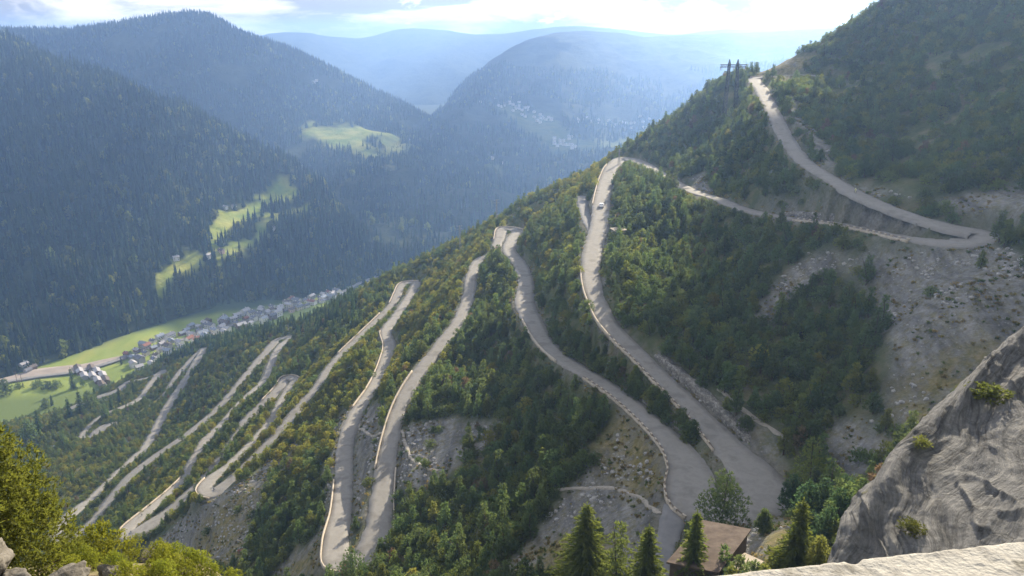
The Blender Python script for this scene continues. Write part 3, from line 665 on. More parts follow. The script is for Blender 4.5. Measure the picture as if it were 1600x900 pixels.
MT = {}
def mountain(name, cols, nu, nv, mat, amp, rid, seed, meadows=(), soft=()):
    """cols: list of (u, [(v, t), ...]) from foot to crest to the back"""
    us = [c[0] for c in cols]; G = np.array([[unp(c[0], v, t) for v, t in c[1]] for c in cols])
    x = np.linspace(us[0], us[-1], nu); G2 = cr1(x, us, G)
    y = np.linspace(0, G.shape[1] - 1, nv); G3 = cr1(y, np.arange(G.shape[1]), np.swapaxes(G2, 0, 1)); G3 = np.swapaxes(G3, 0, 1)
    s = 1.0 / rid
    r = np.abs(fbm(np.stack([G3[..., 0] * s, G3[..., 1] * s * 0.55, G3[..., 2] * 0.2 * s], -1), 4, seed)); nz = fbm(G3 / (rid * 0.35), 4, seed + 3)
    crest = np.exp(-((y - (G.shape[1] - 2)) ** 2) / 0.10)
    fade = (1 - 0.8 * crest)[None, :] * ss(y, 0, 0.25)[None, :]
    md = maskof(G3, list(meadows), 4).astype(float) if meadows else np.zeros(G3.shape[:2]); ms = maskof(G3, list(soft), 5).astype(float) * 0.45 if soft else 0 * md
    at = np.maximum(md, ms)
    k = fade * (1 - 0.7 * blur(np.clip(at, 0, 1), 4))
    G3[..., 2] += (0.35 - r) * amp * k + nz * amp * 0.3 * k
    n, k_ = G3.shape[:2]; i, j = np.meshgrid(np.arange(n - 1), np.arange(k_ - 1), indexing='ij')
    Fq = np.stack([i * k_ + j, (i + 1) * k_ + j, (i + 1) * k_ + j + 1, i * k_ + j + 1], -1).reshape(-1, 4)
    o = link(name, mesh_np(name, G3.reshape(-1, 3), Fq, [mat], True, {'meadow': blur(at, 1)})); prop(o, kind='structure'); MT[name] = (G3, at); return o
def fl(v): return VFZ / rv(v) 
mountain('near_forested_mountain', [
 (-350, [(700, fl(700)), (450, 1250), (200, 1600), (60, 2100), (90, 2700), (200, 3200)]),
 (-150, [(645, fl(645)), (450, 1280), (220, 1580), (66, 2040), (95, 2600), (200, 3100)]),
 (0,   [(592, fl(592)), (430, 1260), (230, 1560), (76, 1980), (110, 2500), (230, 3000)]),
 (110, [(556, fl(556)), (410, 1300), (240, 1560), (116, 1900), (150, 2400), (260, 2900)]),
 (240, [(508, fl(508)), (400, 1350), (260, 1600), (157, 1850), (190, 2300), (290, 2750)]),
 (350, [(478, fl(478)), (400, 1400), (300, 1620), (215, 1820), (245, 2200), (320, 2600)]),
 (430, [(470, fl(470)), (410, 1440), (330, 1640), (250, 1800), (280, 2150), (340, 2500)]),
 (500, [(462, fl(462)), (420, 1470), (360, 1640), (298, 1780), (320, 2050), (370, 2350)]),
 (560, [(446, fl(446)), (420, 1500), (390, 1620), (358, 1740), (375, 1950), (405, 2200)]),
 (620, [(424, fl(424)), (418, 1550), (410, 1620), (402, 1700), (408, 1850), (420, 2000)]),
 (680, [(404, fl(404)), (404, 1640), (403, 1680), (402, 1700), (406, 1800), (415, 1950)])], 330, 170, M['mtn1'], 44, 230, 61, MEADOWS[:4])
mountain('middle_forested_mountain', [
 (-500, [(450, 2150), (250, 2500), (100, 3000), (52, 3400), (80, 4200)]),
 (-150, [(400, 2150), (250, 2450), (100, 2900), (50, 3300), (80, 4200)]),
 (60,  [(350, 2150), (230, 2450), (110, 2850), (50, 3200), (80, 4100)]),
 (180, [(330, 2200), (220, 2500), (110, 2800), (42, 3100), (75, 4100)]),
 (300, [(330, 2250), (230, 2500), (110, 2750), (24, 3000), (70, 4000)]),
 (380, [(330, 2250), (240, 2480), (130, 2750), (54, 3000), (90, 3900)]),
 (500, [(340, 2100), (250, 2400), (175, 2750), (100, 3150), (130, 3800)]),
 (600, [(360, 1950), (270, 2300), (200, 2680), (150, 3050), (180, 3700)]),
 (680, [(350, 1980), (280, 2300), (235, 2600), (190, 2950), (220, 3600)]),
 (760, [(330, 2050), (300, 2250), (275, 2400), (250, 2600), (270, 3200)]),
 (820, [(320, 2130), (310, 2200), (305, 2230), (300, 2260), (310, 2600)])], 260, 130, M['mtn2'], 46, 330, 71, MEADOWS[4:], MEADB[:1])
mountain('far_valley_side', [
 (520, [(385, 1640), (350, 1820), (320, 2000), (300, 2150), (310, 2600)]),
 (620, [(400, 1590), (330, 1900), (270, 2350), (225, 2900), (260, 3600)]),
 (680, [(400, 1590), (320, 1950), (240, 2600), (178, 3450), (220, 4400)]),
 (740, [(400, 1590), (300, 2050), (210, 2850), (118, 4100), (160, 5000)]),
 (800, [(400, 1590), (290, 2100), (180, 3150), (72, 4600), (110, 5500)]),
 (860, [(400, 1590), (280, 2150), (170, 3350), (53, 4900), (90, 5800)]),
 (910, [(400, 1590), (280, 2150), (180, 3350), (48, 5100), (90, 5800)]),
 (960, [(400, 1590), (280, 2150), (190, 3300), (53, 5100), (100, 5800)]),
 (1060,[(400, 1590), (280, 2150), (190, 3300), (56, 5100), (100, 5800)]),
 (1180,[(400, 1590), (280, 2150), (190, 3200), (50, 5000), (100, 5800)]),
 (1330,[(400, 1590), (280, 2150), (180, 3200), (46, 4800), (90, 5800)]),
 (1600,[(400, 1590), (280, 2150), (180, 3200), (46, 4800), (90, 5800)]),
 (1900,[(400, 1590), (280, 2150), (180, 3200), (46, 4800), (90, 5800)])], 300, 150, M['mtn2'], 60, 420, 83, (), MEADB[1:])
mountain('farthest_mountains', [
 (-400,[(300, 4300), (150, 5200), (60, 6600), (100, 8000)]),
 (300, [(300, 4300), (150, 5200), (62, 6600), (100, 8000)]),
 (440, [(300, 4300), (150, 5200), (50, 6600), (100, 8000)]),
 (560, [(300, 4300), (150, 5400), (60, 7000), (100, 8000)]),
 (650, [(300, 4300), (150, 5400), (43, 7200), (100, 8000)]),
 (760, [(300, 4300), (150, 5400), (54, 7200), (100, 8000)]),
 (900, [(300, 4300), (150, 5400), (42, 7200), (100, 8000)]),
 (1050,[(300, 4300), (150, 5400), (52, 7200), (100, 8000)]),
 (1200,[(300, 4300), (150, 5400), (43, 7200), (100, 8000)]),
 (1600,[(300, 4300), (150, 5400), (40, 7200), (100, 8000)])], 200, 60, M['mtn2'], 90, 700, 93)

# ---------------------------------------------------------------- trees
def tuft(rng, c, d, ln, n, w, V, F, spread=0.9, quad=False):
    """a clump of narrow leaf blades around c, pointing along d"""
    for _ in range(n):
        a = Vector(rng.normal(size=3)); a.normalize(); a = (Vector(d) + a * spread).normalized()
        s = a.cross(Vector(rng.normal(size=3)));
        if s.length < 1e-4: continue
        s.normalize(); l = ln * rng.uniform(0.7, 1.2); b = len(V); c0 = Vector(c) - a * l * 0.25
        V += [tuple(c0 - s * w * 0.5), tuple(c0 + s * w * 0.5), tuple(c0 + s * w * 0.25 + a * l), tuple(c0 - s * w * 0.25 + a * l)]
        F.append((b, b + 1, b + 2, b + 3))
def trunk_mb(h, r, rng, lean=0.05, limbs=6, reach=1.0, lo=0.3):
    mb = MB(); p = Vector((0, 0, -0.6)); d = Vector((rng.normal() * lean, rng.normal() * lean, 1)); seg = 5
    pts = [p]
    for k in range(seg):
        p = p + d * (h + 0.6) / seg; d = (d + Vector((rng.normal() * lean, rng.normal() * lean, 0))); pts.append(p)
    for k in range(seg): mb.bar(pts[k], pts[k + 1], r * (1 - k / seg * 0.85), r * (1 - (k + 1) / seg * 0.85), 7)
    tips = []
    for k in range(limbs):
        f = lo + (0.95 - lo) * k / max(1, limbs - 1); i = min(seg - 1, int(f * seg)); q = pts[i].lerp(pts[i + 1], f * seg - i)
        a = k * 2.4 + rng.uniform(-.4, .4); l = reach * (1.15 - f) * rng.uniform(0.7, 1.15)
        e = q + Vector((math.cos(a) * l, math.sin(a) * l, l * 0.35)); mb.bar(q, e, r * 0.35 * (1.2 - f), r * 0.1, 5); tips.append(e)
    return mb, pts, tips
def crown_pine(rng, h, wr, n, ln, w, lo=0.18, pts=None, conic=0.6, lobes=7, tf=4):
    """uneven pine crown: lobes of needle clumps round the stem"""
    V = []; F = []; L_ = []
    for k in range(lobes):
        f = lo + (1 - lo) * (k + 0.5) / lobes; rad = wr * ((1 - f) * conic + (1 - conic) * math.sin(math.pi * min(1, f * 0.9 + 0.1)) ** 0.6)
        a = k * 2.4 + rng.uniform(-.5, .5); L_.append((Vector((math.cos(a) * rad * 0.5, math.sin(a) * rad * 0.5, f * h)), rad * rng.uniform(0.55, 0.85) + 0.25, rad))
    L_.append((Vector((0, 0, h * 0.93)), wr * 0.28 + 0.15, 1))
    tot = sum(r * r for _, r, _ in L_)
    for c, r, _ in L_:
        m = max(3, int(n * r * r / tot))
        for _ in range(m):
            d = Vector(rng.normal(size=3)); d.z = d.z * 0.8 + 0.15; d.normalize(); q = c + Vector((d.x * r, d.y * r, d.z * r * 0.85)) * rng.uniform(0.62, 1.08)
            if q.z < 0.05: q.z = 0.05 + rng.uniform(0, 0.3)
            dd = (d + Vector((0, 0, 0.7))).normalized(); tuft(rng, q, dd, ln, tf, w, V, F)
    return V, F
def crown_spruce(rng, h, wr, whorls, per, ln, w, fine=1):
    V = []; F = []
    for k in range(whorls):
        f = 0.07 + 0.91 * k / whorls; rr = wr * (1 - f) ** 0.85 * rng.uniform(0.55, 1.18) + 0.10; z = f * h; m = max(4, int(per * (1 - f * 0.55)))
        for j in range(m):
            a = 2 * math.pi * j / m + k * 0.7 + rng.uniform(-.3, .3); l = rr * rng.uniform(0.6, 1.12); droop = 0.32 * (1 - f) + 0.02
            steps = max(2, int(l / (ln * 0.45) * fine))
            for s in range(steps):
                q = (s + 0.6) / steps; x = l * q; c = (math.cos(a) * x, math.sin(a) * x, z - droop * x * q + 0.05 * rng.normal())
                dv = (math.cos(a), math.sin(a), -0.15 + 0.25 * q); tuft(rng, c, dv, ln * (1.1 - 0.4 * q), 3, w * (1.2 - 0.5 * q), V, F, 0.55)
    tuft(rng, (0, 0, h * 0.98), (0, 0, 1), ln, 4, w * 0.6, V, F, 0.25)
    return V, F
def low_spruce(rng, h, wr, tiers=5):
    V = []; F = []
    for k in range(tiers):
        z0 = h * (0.04 + 0.90 * k / tiers); z1 = min(h, z0 + h * 0.96 / tiers * 1.7); r = wr * (1 - k / tiers) * rng.uniform(0.85, 1.15) + 0.12; n = 7; b = len(V)
        for j in range(n):
            a = 2 * math.pi * j / n + k; q = r * rng.uniform(0.65, 1.2); V.append((math.cos(a) * q, math.sin(a) * q, z0 + rng.uniform(-.05, .03) * h))
        V.append((rng.normal() * 0.1, rng.normal() * 0.1, z1))
        for j in range(n): F.append((b + j, b + (j + 1) % n, b + n))
    return V, F
def mesh_of(name, V, F, mat):
    me = bpy.data.meshes.new(name); me.from_pydata(V, [], F); me.materials.append(mat); me.update(); return me
def joined(name, parts):
    """one mesh from [(V, F, mat)] for the mass of trees"""
    V = []; F = []; mi = []; mats = []
    for v, f, m in parts:
        b = len(V); V += v; F += [tuple(i + b for i in q) for q in f]; mi += [len(mats)] * len(f); mats.append(m)
    me = bpy.data.meshes.new(name); me.from_pydata(V, [], F)
    for m in mats: me.materials.append(m)
    me.polygons.foreach_set('material_index', mi); me.update(); return me
KINDS = []   # (kind name, trunk mesh, crown mesh, joined mesh, height, half width)
def add_kind(kind, h, wr, mat, seed, **kw):
    rng = np.random.RandomState(seed); tb, pts, tips = trunk_mb(h * 0.92, 0.10 + h * 0.014, rng, 0.06, 6, wr * 0.9)
    V, F = crown_pine(rng, h, wr, **kw); KINDS.append((kind, tb.mesh('trunk', M['bark']), mesh_of('crown', V, F, mat), joined('pine_mass', [(tb.v, tb.f, M['bark']), (V, F, mat)]), h, wr))
P_ = dict(ln=0.60, w=0.14, tf=5)
add_kind('mountain_pine', 6.8, 2.0, M['pine_d'], 1, n=300, lobes=10, conic=0.95, **P_)
add_kind('mountain_pine', 5.0, 2.2, M['pine_d'], 2, n=290, lobes=8, conic=0.5, **P_)
add_kind('mountain_pine', 8.0, 2.0, M['pine_d'], 3, n=330, lobes=11, conic=1.0, **P_)
add_kind('dwarf_pine', 3.2, 2.5, M['pine_d'], 4, n=270, lobes=8, conic=0.2, lo=0.08, **P_)
add_kind('dwarf_pine', 2.6, 2.3, M['pine_o'], 5, n=240, lobes=8, conic=0.15, lo=0.06, **P_)
add_kind('mountain_pine', 5.8, 1.8, M['pine_o'], 6, n=280, lobes=9, conic=0.9, **P_)
add_kind('yellow_sunlit_tree', 4.6, 2.0, M['pine_y'], 7, n=230, lobes=8, conic=0.35, **P_)  # some truly yellowish trees, others with sunlight painted into the leaf colour
add_kind('withered_pine', 4.5, 1.8, M['pine_b'], 8, n=170, lobes=8, conic=0.6, **P_)
rng = np.random.RandomState(9); tb, _, _ = trunk_mb(9.2, 0.2, rng, 0.01, 0, 1); V, F = crown_spruce(rng, 9.5, 2.0, 17, 9, 0.75, 0.26, 0.8)
KINDS.append(('spruce_tree', tb.mesh('trunk', M['bark']), mesh_of('crown', V, F, M['spruce']), joined('pine_mass', [(tb.v, tb.f, M['bark']), (V, F, M['spruce'])]), 9.5, 2.0))
NK = len(KINDS)
FAR = []
def far_leaf(name, c0, c1, c2):
    m = leaf_mat(name, c0, c1, rnd=0.45); nt = m.node_tree; N = nt.nodes; L = nt.links; b = N['Principled BSDF']; src = b.inputs['Base Color'].links[0].from_socket
    g = N.new('ShaderNodeNewGeometry'); n = N.new('ShaderNodeTexNoise'); n.inputs['Scale'].default_value = 0.009; n.inputs['Detail'].default_value = 5; L.new(g.outputs['Position'], n.inputs['Vector'])
    r = N.new('ShaderNodeMapRange'); r.inputs[1].default_value = 0.47; r.inputs[2].default_value = 0.62; r.inputs[4].default_value = 0.75; L.new(n.outputs[0], r.inputs[0])
    x = N.new('ShaderNodeMixRGB'); x.inputs[2].default_value = (*c2, 1); L.new(r.outputs[0], x.inputs[0]); L.new(src, x.inputs[1]); L.new(x.outputs[0], b.inputs['Base Color']); return m
M['far_needles'] = far_leaf('far_needles', (0.022, 0.042, 0.026), (0.055, 0.085, 0.04), (0.085, 0.115, 0.045))
for q in range(3):
    rng = np.random.RandomState(30 + q); V, F = low_spruce(rng, 17 + q * 3, 3.6 - q * 0.3, 6); FAR.append(mesh_of('far_spruce', V, F, M['far_needles']))
rng = np.random.RandomState(40); V, F = crown_pine(rng, 11, 4.2, 90, 2.4, 1.2, lo=0.1, conic=0.2, lobes=6, tf=3); FAR.append(mesh_of('far_broadleaf', V, F, M['pine_o']))

def scatter_object(name, pts, rots, scls, idx, meshes, label, cat, group=None):
    """one object: points with the tree meshes instanced on them"""
    colc = bpy.data.collections.new(name + '_kinds')
    for i, me in enumerate(meshes):
        o = bpy.data.objects.new('%s_%02d' % (name, i), me); colc.objects.link(o)
    me = bpy.data.meshes.new(name); me.vertices.add(len(pts)); me.vertices.foreach_set('co', np.asarray(pts, np.float32).ravel())
    for k, a in (('rot', rots), ('scl', scls)):
        at = me.attributes.new(k, 'FLOAT', 'POINT'); at.data.foreach_set('value', np.asarray(a, np.float32))
    at = me.attributes.new('idx', 'INT', 'POINT'); at.data.foreach_set('value', np.asarray(idx, np.int32)); me.update()
    o = link(name, me); ng = bpy.data.node_groups.new(name, 'GeometryNodeTree'); N = ng.nodes; L = ng.links
    ng.interface.new_socket('Geometry', in_out='INPUT', socket_type='NodeSocketGeometry'); ng.interface.new_socket('Geometry', in_out='OUTPUT', socket_type='NodeSocketGeometry')
    gi = N.new('NodeGroupInput'); go = N.new('NodeGroupOutput'); ci = N.new('GeometryNodeCollectionInfo'); ci.inputs['Collection'].default_value = colc
    ci.inputs['Separate Children'].default_value = True; ci.inputs['Reset Children'].default_value = True
    ip = N.new('GeometryNodeInstanceOnPoints'); ip.inputs['Pick Instance'].default_value = True
    def na(nm, t):
        n = N.new('GeometryNodeInputNamedAttribute'); n.data_type = t; n.inputs['Name'].default_value = nm; return n.outputs[0]
    cx = N.new('ShaderNodeCombineXYZ'); L.new(na('rot', 'FLOAT'), cx.inputs[2]); L.new(na('scl', 'FLOAT'), ip.inputs['Scale'])
    L.new(cx.outputs[0], ip.inputs['Rotation']); L.new(na('idx', 'INT'), ip.inputs['Instance Index'])
    L.new(gi.outputs[0], ip.inputs['Points']); L.new(ci.outputs[0], ip.inputs['Instance']); L.new(ip.outputs[0], go.inputs[0])
    md = o.modifiers.new('scatter', 'NODES'); md.node_group = ng
    prop(o, label, cat, group, 'stuff'); return o

# ---- the hillside: candidates on a jittered grid, thinned by the bare ground and the roads
rng = np.random.RandomState(77)
cell = 3.5
cxs = np.arange(GX0 + 6, GX1 - 6, cell); cys = np.arange(70, GY1 - 8, cell); CXg, CYg = np.meshgrid(cxs, cys, indexing='ij')
px = (CXg + rng.uniform(-1.3, 1.3, CXg.shape)).ravel(); py = (CYg + rng.uniform(-1.3, 1.3, CYg.shape)).ravel(); pz = HF(px, py)
PT = np.stack([px, py, pz], 1)
BAND = [[(860,505),(930,545),(1000,590),(1060,650),(1092,705),(1060,690),(990,628),(930,580),(870,545)]]
bx = rng.uniform(-20, 90, 9000); by = rng.uniform(150, 330, 9000); bq = np.stack([bx, by, HF(bx, by)], 1); BQ = bq[maskof(bq, BAND, 1) & (bil(RD, bx, by, GX0, GY0, GS) > 0.5)][:110]
PT = np.concatenate([PT, BQ]); px, py, pz = PT.T; inb = np.arange(len(PT)) >= len(PT) - len(BQ); u, v, d = proj(PT)
ok = (u > -160) & (u < 1760) & (v > -60) & (v < 1010) & (d > 125) & (pz > VFZ + 3)
PT, u, v, d = PT[ok], u[ok], v[ok], d[ok]
inb = inb[ok]; ok = (rng.uniform(size=len(PT)) < np.where(d > 520, 0.62, 0.95)) | inb; inb = inb[ok]; PT, u, v, d = PT[ok], u[ok], v[ok], d[ok]
nn = fbm(PT / 22.0, 3, 101); n2 = fbm(PT / 60.0, 3, 131)
sc_m = maskof(PT, SCREE, 3); gr_m = maskof(PT, GRASSY, 4); sp_m = maskof(PT, SPARSE, 5)
dens = np.where(n2 + nn * 0.5 < -1.0, 0.45, 0.97)
dens = np.where(sp_m, np.where(nn + n2 * 0.5 > -0.22, 0.92, 0.15), dens); dens = np.where(sc_m, np.where(nn > 0.62, 0.5, 0.022), dens); dens = np.where(gr_m, 0.03, dens); dens = np.where((np.abs(u - 1141) < 17) & (v > 138) & (v < 192), 0.08, dens)
rd = bil(RD, PT[:, 0], PT[:, 1], GX0, GY0, GS)
ok = ((rng.uniform(size=len(PT)) < dens) & (rd > np.where(u < 480, 0.3, 1.5))) | inb
PT, u, v, d, nn, n2, sc_m, gr_m, rd = [a[ok] for a in (PT, u, v, d, nn, n2, sc_m, gr_m, rd)]
# kind and size
r1 = rng.uniform(size=len(PT)); lit_side = inpoly(u, v, SUNNY_SLOPE) | ((u < 900) & (v < 480 + (u - 600) * 0.0) & (u > 560))
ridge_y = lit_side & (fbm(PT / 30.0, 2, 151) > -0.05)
kind = np.where(r1 < 0.14, 0, np.where(r1 < 0.30, 1, np.where(r1 < 0.38, 2, np.where(r1 < 0.66, 3, np.where(r1 < 0.86, 4, np.where(r1 < 0.96, 5, 0))))))
r2 = rng.uniform(size=len(PT))
kind = np.where(ridge_y & (r2 < 0.30), 6, kind); kind = np.where(ridge_y & (r2 > 0.72), 4, kind); kind = np.where((~ridge_y) & (r2 < 0.018), 6, kind); kind = np.where((r2 > 0.985), 7, kind)
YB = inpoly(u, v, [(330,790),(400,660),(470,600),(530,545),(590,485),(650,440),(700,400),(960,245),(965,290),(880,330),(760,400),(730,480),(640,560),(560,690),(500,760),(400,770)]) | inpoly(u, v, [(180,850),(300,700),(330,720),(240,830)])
kind = np.where(YB & (r1 < 0.38), 6, kind); kind = np.where(YB & (r1 > 0.72), np.where(r2 > .5, 4, 5), kind)  # more yellow and olive trees here stand in for sunlight on the band
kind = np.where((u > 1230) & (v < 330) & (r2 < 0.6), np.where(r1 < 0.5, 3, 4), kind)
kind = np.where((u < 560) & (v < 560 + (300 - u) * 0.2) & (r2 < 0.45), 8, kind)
kind = np.where(sc_m & (r2 < 0.7), 3, kind)
scl = rng.uniform(0.68, 1.35, len(PT)) * np.where(rd < 4, 0.85, 1.0) * np.where(sc_m, 0.7, 1.0) * np.where(d > 500, 0.9, 1)
scl *= np.where((kind == 8) & (rd < 6), 0.5, 1)
KH = np.array([k[4] for k in KINDS]); KW = np.array([k[5] for k in KINDS])
# keep the sight of the road clear where the photo shows it
GWd, GHt = 800, 450
rm = np.zeros((GWd, GHt)); rdep = np.full((GWd, GHt), 0.0)
for L_, W_, S_ in ((RL, RW, RV), (SL, SW, np.ones(len(SL))), (BL, BW, np.ones(len(BL)))):
    nr = offs(L_)
    for s in np.linspace(-0.9, 0.9, 13):
        q = L_.copy(); q[:, :2] += nr * (W_ / 2 * s)[:, None]
        for f in (0, 0.5):
            q2 = q[:-1] * (1 - f) + q[1:] * f; uu, vv, dd = proj(q2); a = (uu / 2).astype(int); b = (vv / 2).astype(int)
            g = (a >= 0) & (a < GWd) & (b >= 0) & (b < GHt) & (S_[:-1] > 0.5); rm[a[g], b[g]] = 1; rdep[a[g], b[g]] = np.maximum(rdep[a[g], b[g]], dd[g])
hpx = KH[kind] * scl * FOC / d * 0.86; wpx = KW[kind] * scl * FOC / d * 0.8
blk = np.zeros(len(PT))
for fx in (-0.8, -0.4, 0, 0.4, 0.8):
    for fy in (0.05, 0.3, 0.55, 0.8, 0.95):
        a = np.clip((u + fx * wpx * (1.1 - fy * 0.7)) / 2, 0, GWd - 1).astype(int); b = np.clip((v - fy * hpx) / 2, 0, GHt - 1).astype(int)
        blk += (rm[a, b] > 0) & (rdep[a, b] > d - 1)
lim = np.where(u < 480, 13, np.where(u < 620, 4, 2)); ok = blk <= lim
for ps in (0.5, 0.3):
    s2 = np.where(ok, scl, ps * 1.1); k2 = np.where(ok, kind, 3 + (r2 > 0.5).astype(int)); h2 = KH[k2] * s2 * FOC / d * 0.86; w2 = KW[k2] * s2 * FOC / d * 0.8; b2 = np.zeros(len(PT))
    for fx in (-0.8, -0.4, 0, 0.4, 0.8):
        for fy in (0.05, 0.3, 0.55, 0.8, 0.95):
            a = np.clip((u + fx * w2 * (1.1 - fy * 0.7)) / 2, 0, GWd - 1).astype(int); b = np.clip((v - fy * h2) / 2, 0, GHt - 1).astype(int)
            b2 += (rm[a, b] > 0) & (rdep[a, b] > d - 1)
    new = (~ok) & (b2 <= 2); scl = np.where(new, s2, scl); kind = np.where(new, k2, kind); hpx = np.where(new, h2, hpx); wpx = np.where(new, w2, wpx); ok = ok | new
big = ok.copy()
# trees that would stand in front of the road are replaced by low ones when those clear it
PT, u, v, d, kind, scl, rd, hpx, wpx = [a[ok] for a in (PT, u, v, d, kind, scl, rd, hpx, wpx)]
rot = rng.uniform(0, 6.28, len(PT))
vis = visible(PT + np.stack([0 * d, 0 * d, KH[kind] * scl * 0.6], 1), 0.8) & (u > 5) & (u < 1595) & (v - hpx < 895) & (v > 5)
# the 300 that show largest stand as trees of their own, the rest is the mass
area = np.where(vis, hpx * wpx, 0); order = np.argsort(-area)[:300]; own = np.zeros(len(PT), bool); own[order] = area[order] > 0
def regional(uu, vv):
    if uu < 640 and vv > 520: return ('on the slope left of the lowest central hairpin', 'trees left of the central hairpin')
    if uu > 1240 and vv < 420: return ('on the upper right mountainside above the posted parapet', 'trees on the upper right mountainside')
    if uu > 960 and uu >= 0.0 and vv < 760 and uu > 900 + (vv - 400) * 0.95: return ('in the wood between the upper road and the long curving road', 'trees above the long curving road')
    if uu < 1000 and vv > 600: return ('in the dark wood between the two big near hairpins', 'trees between the two near hairpins')
    return ('among the trees between the winding roads', 'trees between the winding roads')
LOOK = {'mountain_pine': 'dark green upright pine', 'dwarf_pine': 'low rounded dwarf pine', 'yellow_sunlit_tree': 'yellowish sun-tinted leafy tree', 'withered_pine': 'reddish brown withered pine', 'spruce_tree': 'dark narrow spruce'}
CATG = {'mountain_pine': 'pine tree', 'dwarf_pine': 'dwarf pine', 'yellow_sunlit_tree': 'tree', 'withered_pine': 'pine tree', 'spruce_tree': 'spruce'}
def place_tree(kd_, p, rz, sc, label, group=None):
    k = KINDS[kd_]; r = empty(k[0], p, rz, sc); prop(r, label, CATG[k[0]], group); link('trunk', k[1], r); link('crown', k[2], r); return r
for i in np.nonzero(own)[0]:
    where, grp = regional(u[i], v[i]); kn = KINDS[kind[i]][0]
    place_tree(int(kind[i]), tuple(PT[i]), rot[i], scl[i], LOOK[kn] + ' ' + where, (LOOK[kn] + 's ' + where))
rest = ~own
print('TREES', len(PT), 'own', own.sum())
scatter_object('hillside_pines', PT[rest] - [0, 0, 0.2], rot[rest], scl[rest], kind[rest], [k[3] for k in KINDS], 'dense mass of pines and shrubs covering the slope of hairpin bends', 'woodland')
# grass tufts on the bare ground
def tussock(seed, mat):
    r_ = np.random.RandomState(seed); V = []; F = []
    for _ in range(9): tuft(r_, (r_.normal() * .22, r_.normal() * .22, 0.1), (0, 0, 1), 0.5, 4, 0.13, V, F, 0.8)
    return mesh_of('tussock', V, F, mat)
M['dry'] = leaf_mat('dry_grass', (0.13, 0.115, 0.045), (0.26, 0.21, 0.10)); M['herb'] = leaf_mat('green_herbs', (0.06, 0.085, 0.03), (0.12, 0.14, 0.05))
r_ = np.random.RandomState(501); gp = []
q = np.stack([r_.uniform(-260, 300, 60000), r_.uniform(90, 420, 60000)], 1); q = np.concatenate([q, HF(q[:, 0], q[:, 1])[:, None]], 1); uu, vv, dd = proj(q)
bare = (maskof(q, SCREE, 3) | maskof(q, GRASSY, 3)); gg = maskof(q, GRASSY, 3); rdq = bil(RD, q[:, 0], q[:, 1], GX0, GY0, GS)
sel = (uu > -60) & (uu < 1660) & (dd < 420) & (rdq > 0.3) & (((bare & (fbm(q / 8, 3, 505) > np.where(gg, -0.35, 0.15)))) | ((rdq < 3.0) & (fbm(q / 8, 2, 506) > -0.1)))
q = q[sel]
scatter_object('grass_tussocks', q, r_.uniform(0, 6.28, len(q)), r_.uniform(0.5, 1.5, len(q)), (r_.uniform(size=len(q)) < 0.4).astype(int), [tussock(1, M['dry']), tussock(2, M['herb'])], 'dry grass tufts and herbs on the scree and along the road verges', 'grass')
# loose stones on the scree
def rock_mesh(name, seed, mat, sub=2, r=0.5, amp=0.35, sc=(1, 1, 0.7), scale=None):
    import bmesh
    bm = bmesh.new(); bmesh.ops.create_icosphere(bm, subdivisions=sub, radius=1.0); V = np.array([v_.co[:] for v_ in bm.verts])
    n = fbm(V * 1.3 + seed * 5, 4, seed); n2 = np.abs(fbm(V * 3 + seed, 3, seed + 1)); V = V * (1 + amp * n + amp * 0.3 * n2)[:, None] * np.array(sc) * r
    Fq = np.array([[v_.index for v_ in f.verts] for f in bm.faces]); bm.free(); return mesh_np(name, V, Fq, [mat], sub > 3)
M['rock'] = noise_mat('limestone', [(0.16, 0.155, 0.15), (0.30, 0.29, 0.28), (0.42, 0.41, 0.39)], scale=1.2, detail=10, bump=0.8, bscale=4, bdist=0.1)
q = np.stack([r_.uniform(-260, 300, 60000), r_.uniform(90, 420, 60000)], 1); q = np.concatenate([q, HF(q[:, 0], q[:, 1])[:, None]], 1); uu, vv, dd = proj(q)
rdq = bil(RD, q[:, 0], q[:, 1], GX0, GY0, GS); sel = maskof(q, SCREE, 3) & (rdq > 1.2) & (fbm(q / 12, 2, 77) > 0.15); q = q[sel]
scatter_object('scree_stones', q, r_.uniform(0, 6.28, len(q)), r_.uniform(0.2, 1.0, len(q)) ** 2 * 1.5 + 0.15, r_.randint(0, 3, len(q)), [rock_mesh('stone', k, M['rock'], 1) for k in (1, 2, 3)], 'loose grey stones strewn over the scree slopes', 'stones')

# ---- forests across the valley
def forest_on(name, key, n, seed, dens_f, smin, smax, label, vmax=900, cut=None):
    G3, at = MT[key]; r_ = np.random.RandomState(seed); a = r_.uniform(0, G3.shape[0] - 1.01, n * 3); b = r_.uniform(0, G3.shape[1] - 1.01, n * 3)
    i = a.astype(int); j = b.astype(int); fa = (a - i)[:, None]; fb = (b - j)[:, None]
    def s_(X): return X[i, j] * (1 - fa) * (1 - fb) + X[i + 1, j] * fa * (1 - fb) + X[i, j + 1] * (1 - fa) * fb + X[i + 1, j + 1] * fa * fb
    P = s_(G3); m = s_(at[..., None])[:, 0]
    # even out by true area
    e1 = np.linalg.norm(np.cross(G3[i + 1, j] - G3[i, j], G3[i, j + 1] - G3[i, j]), axis=1); pr = np.minimum(1, e1 / np.percentile(e1, 75))
    uu, vv, dd = proj(P); ok = (r_.uniform(size=len(P)) < pr) & (m < 0.3) & (uu > -220) & (uu < 1800) & dens_f(P, uu, vv)
    P = P[ok][:n]; k = r_.choice([0, 1, 2, 3], len(P), p=[0.34, 0.33, 0.25, 0.08])
    print(name, len(P)); scatter_object(name, P - [0, 0, 1], r_.uniform(0, 6.28, len(P)), r_.uniform(smin, smax, len(P)), k, FAR, label, 'forest')
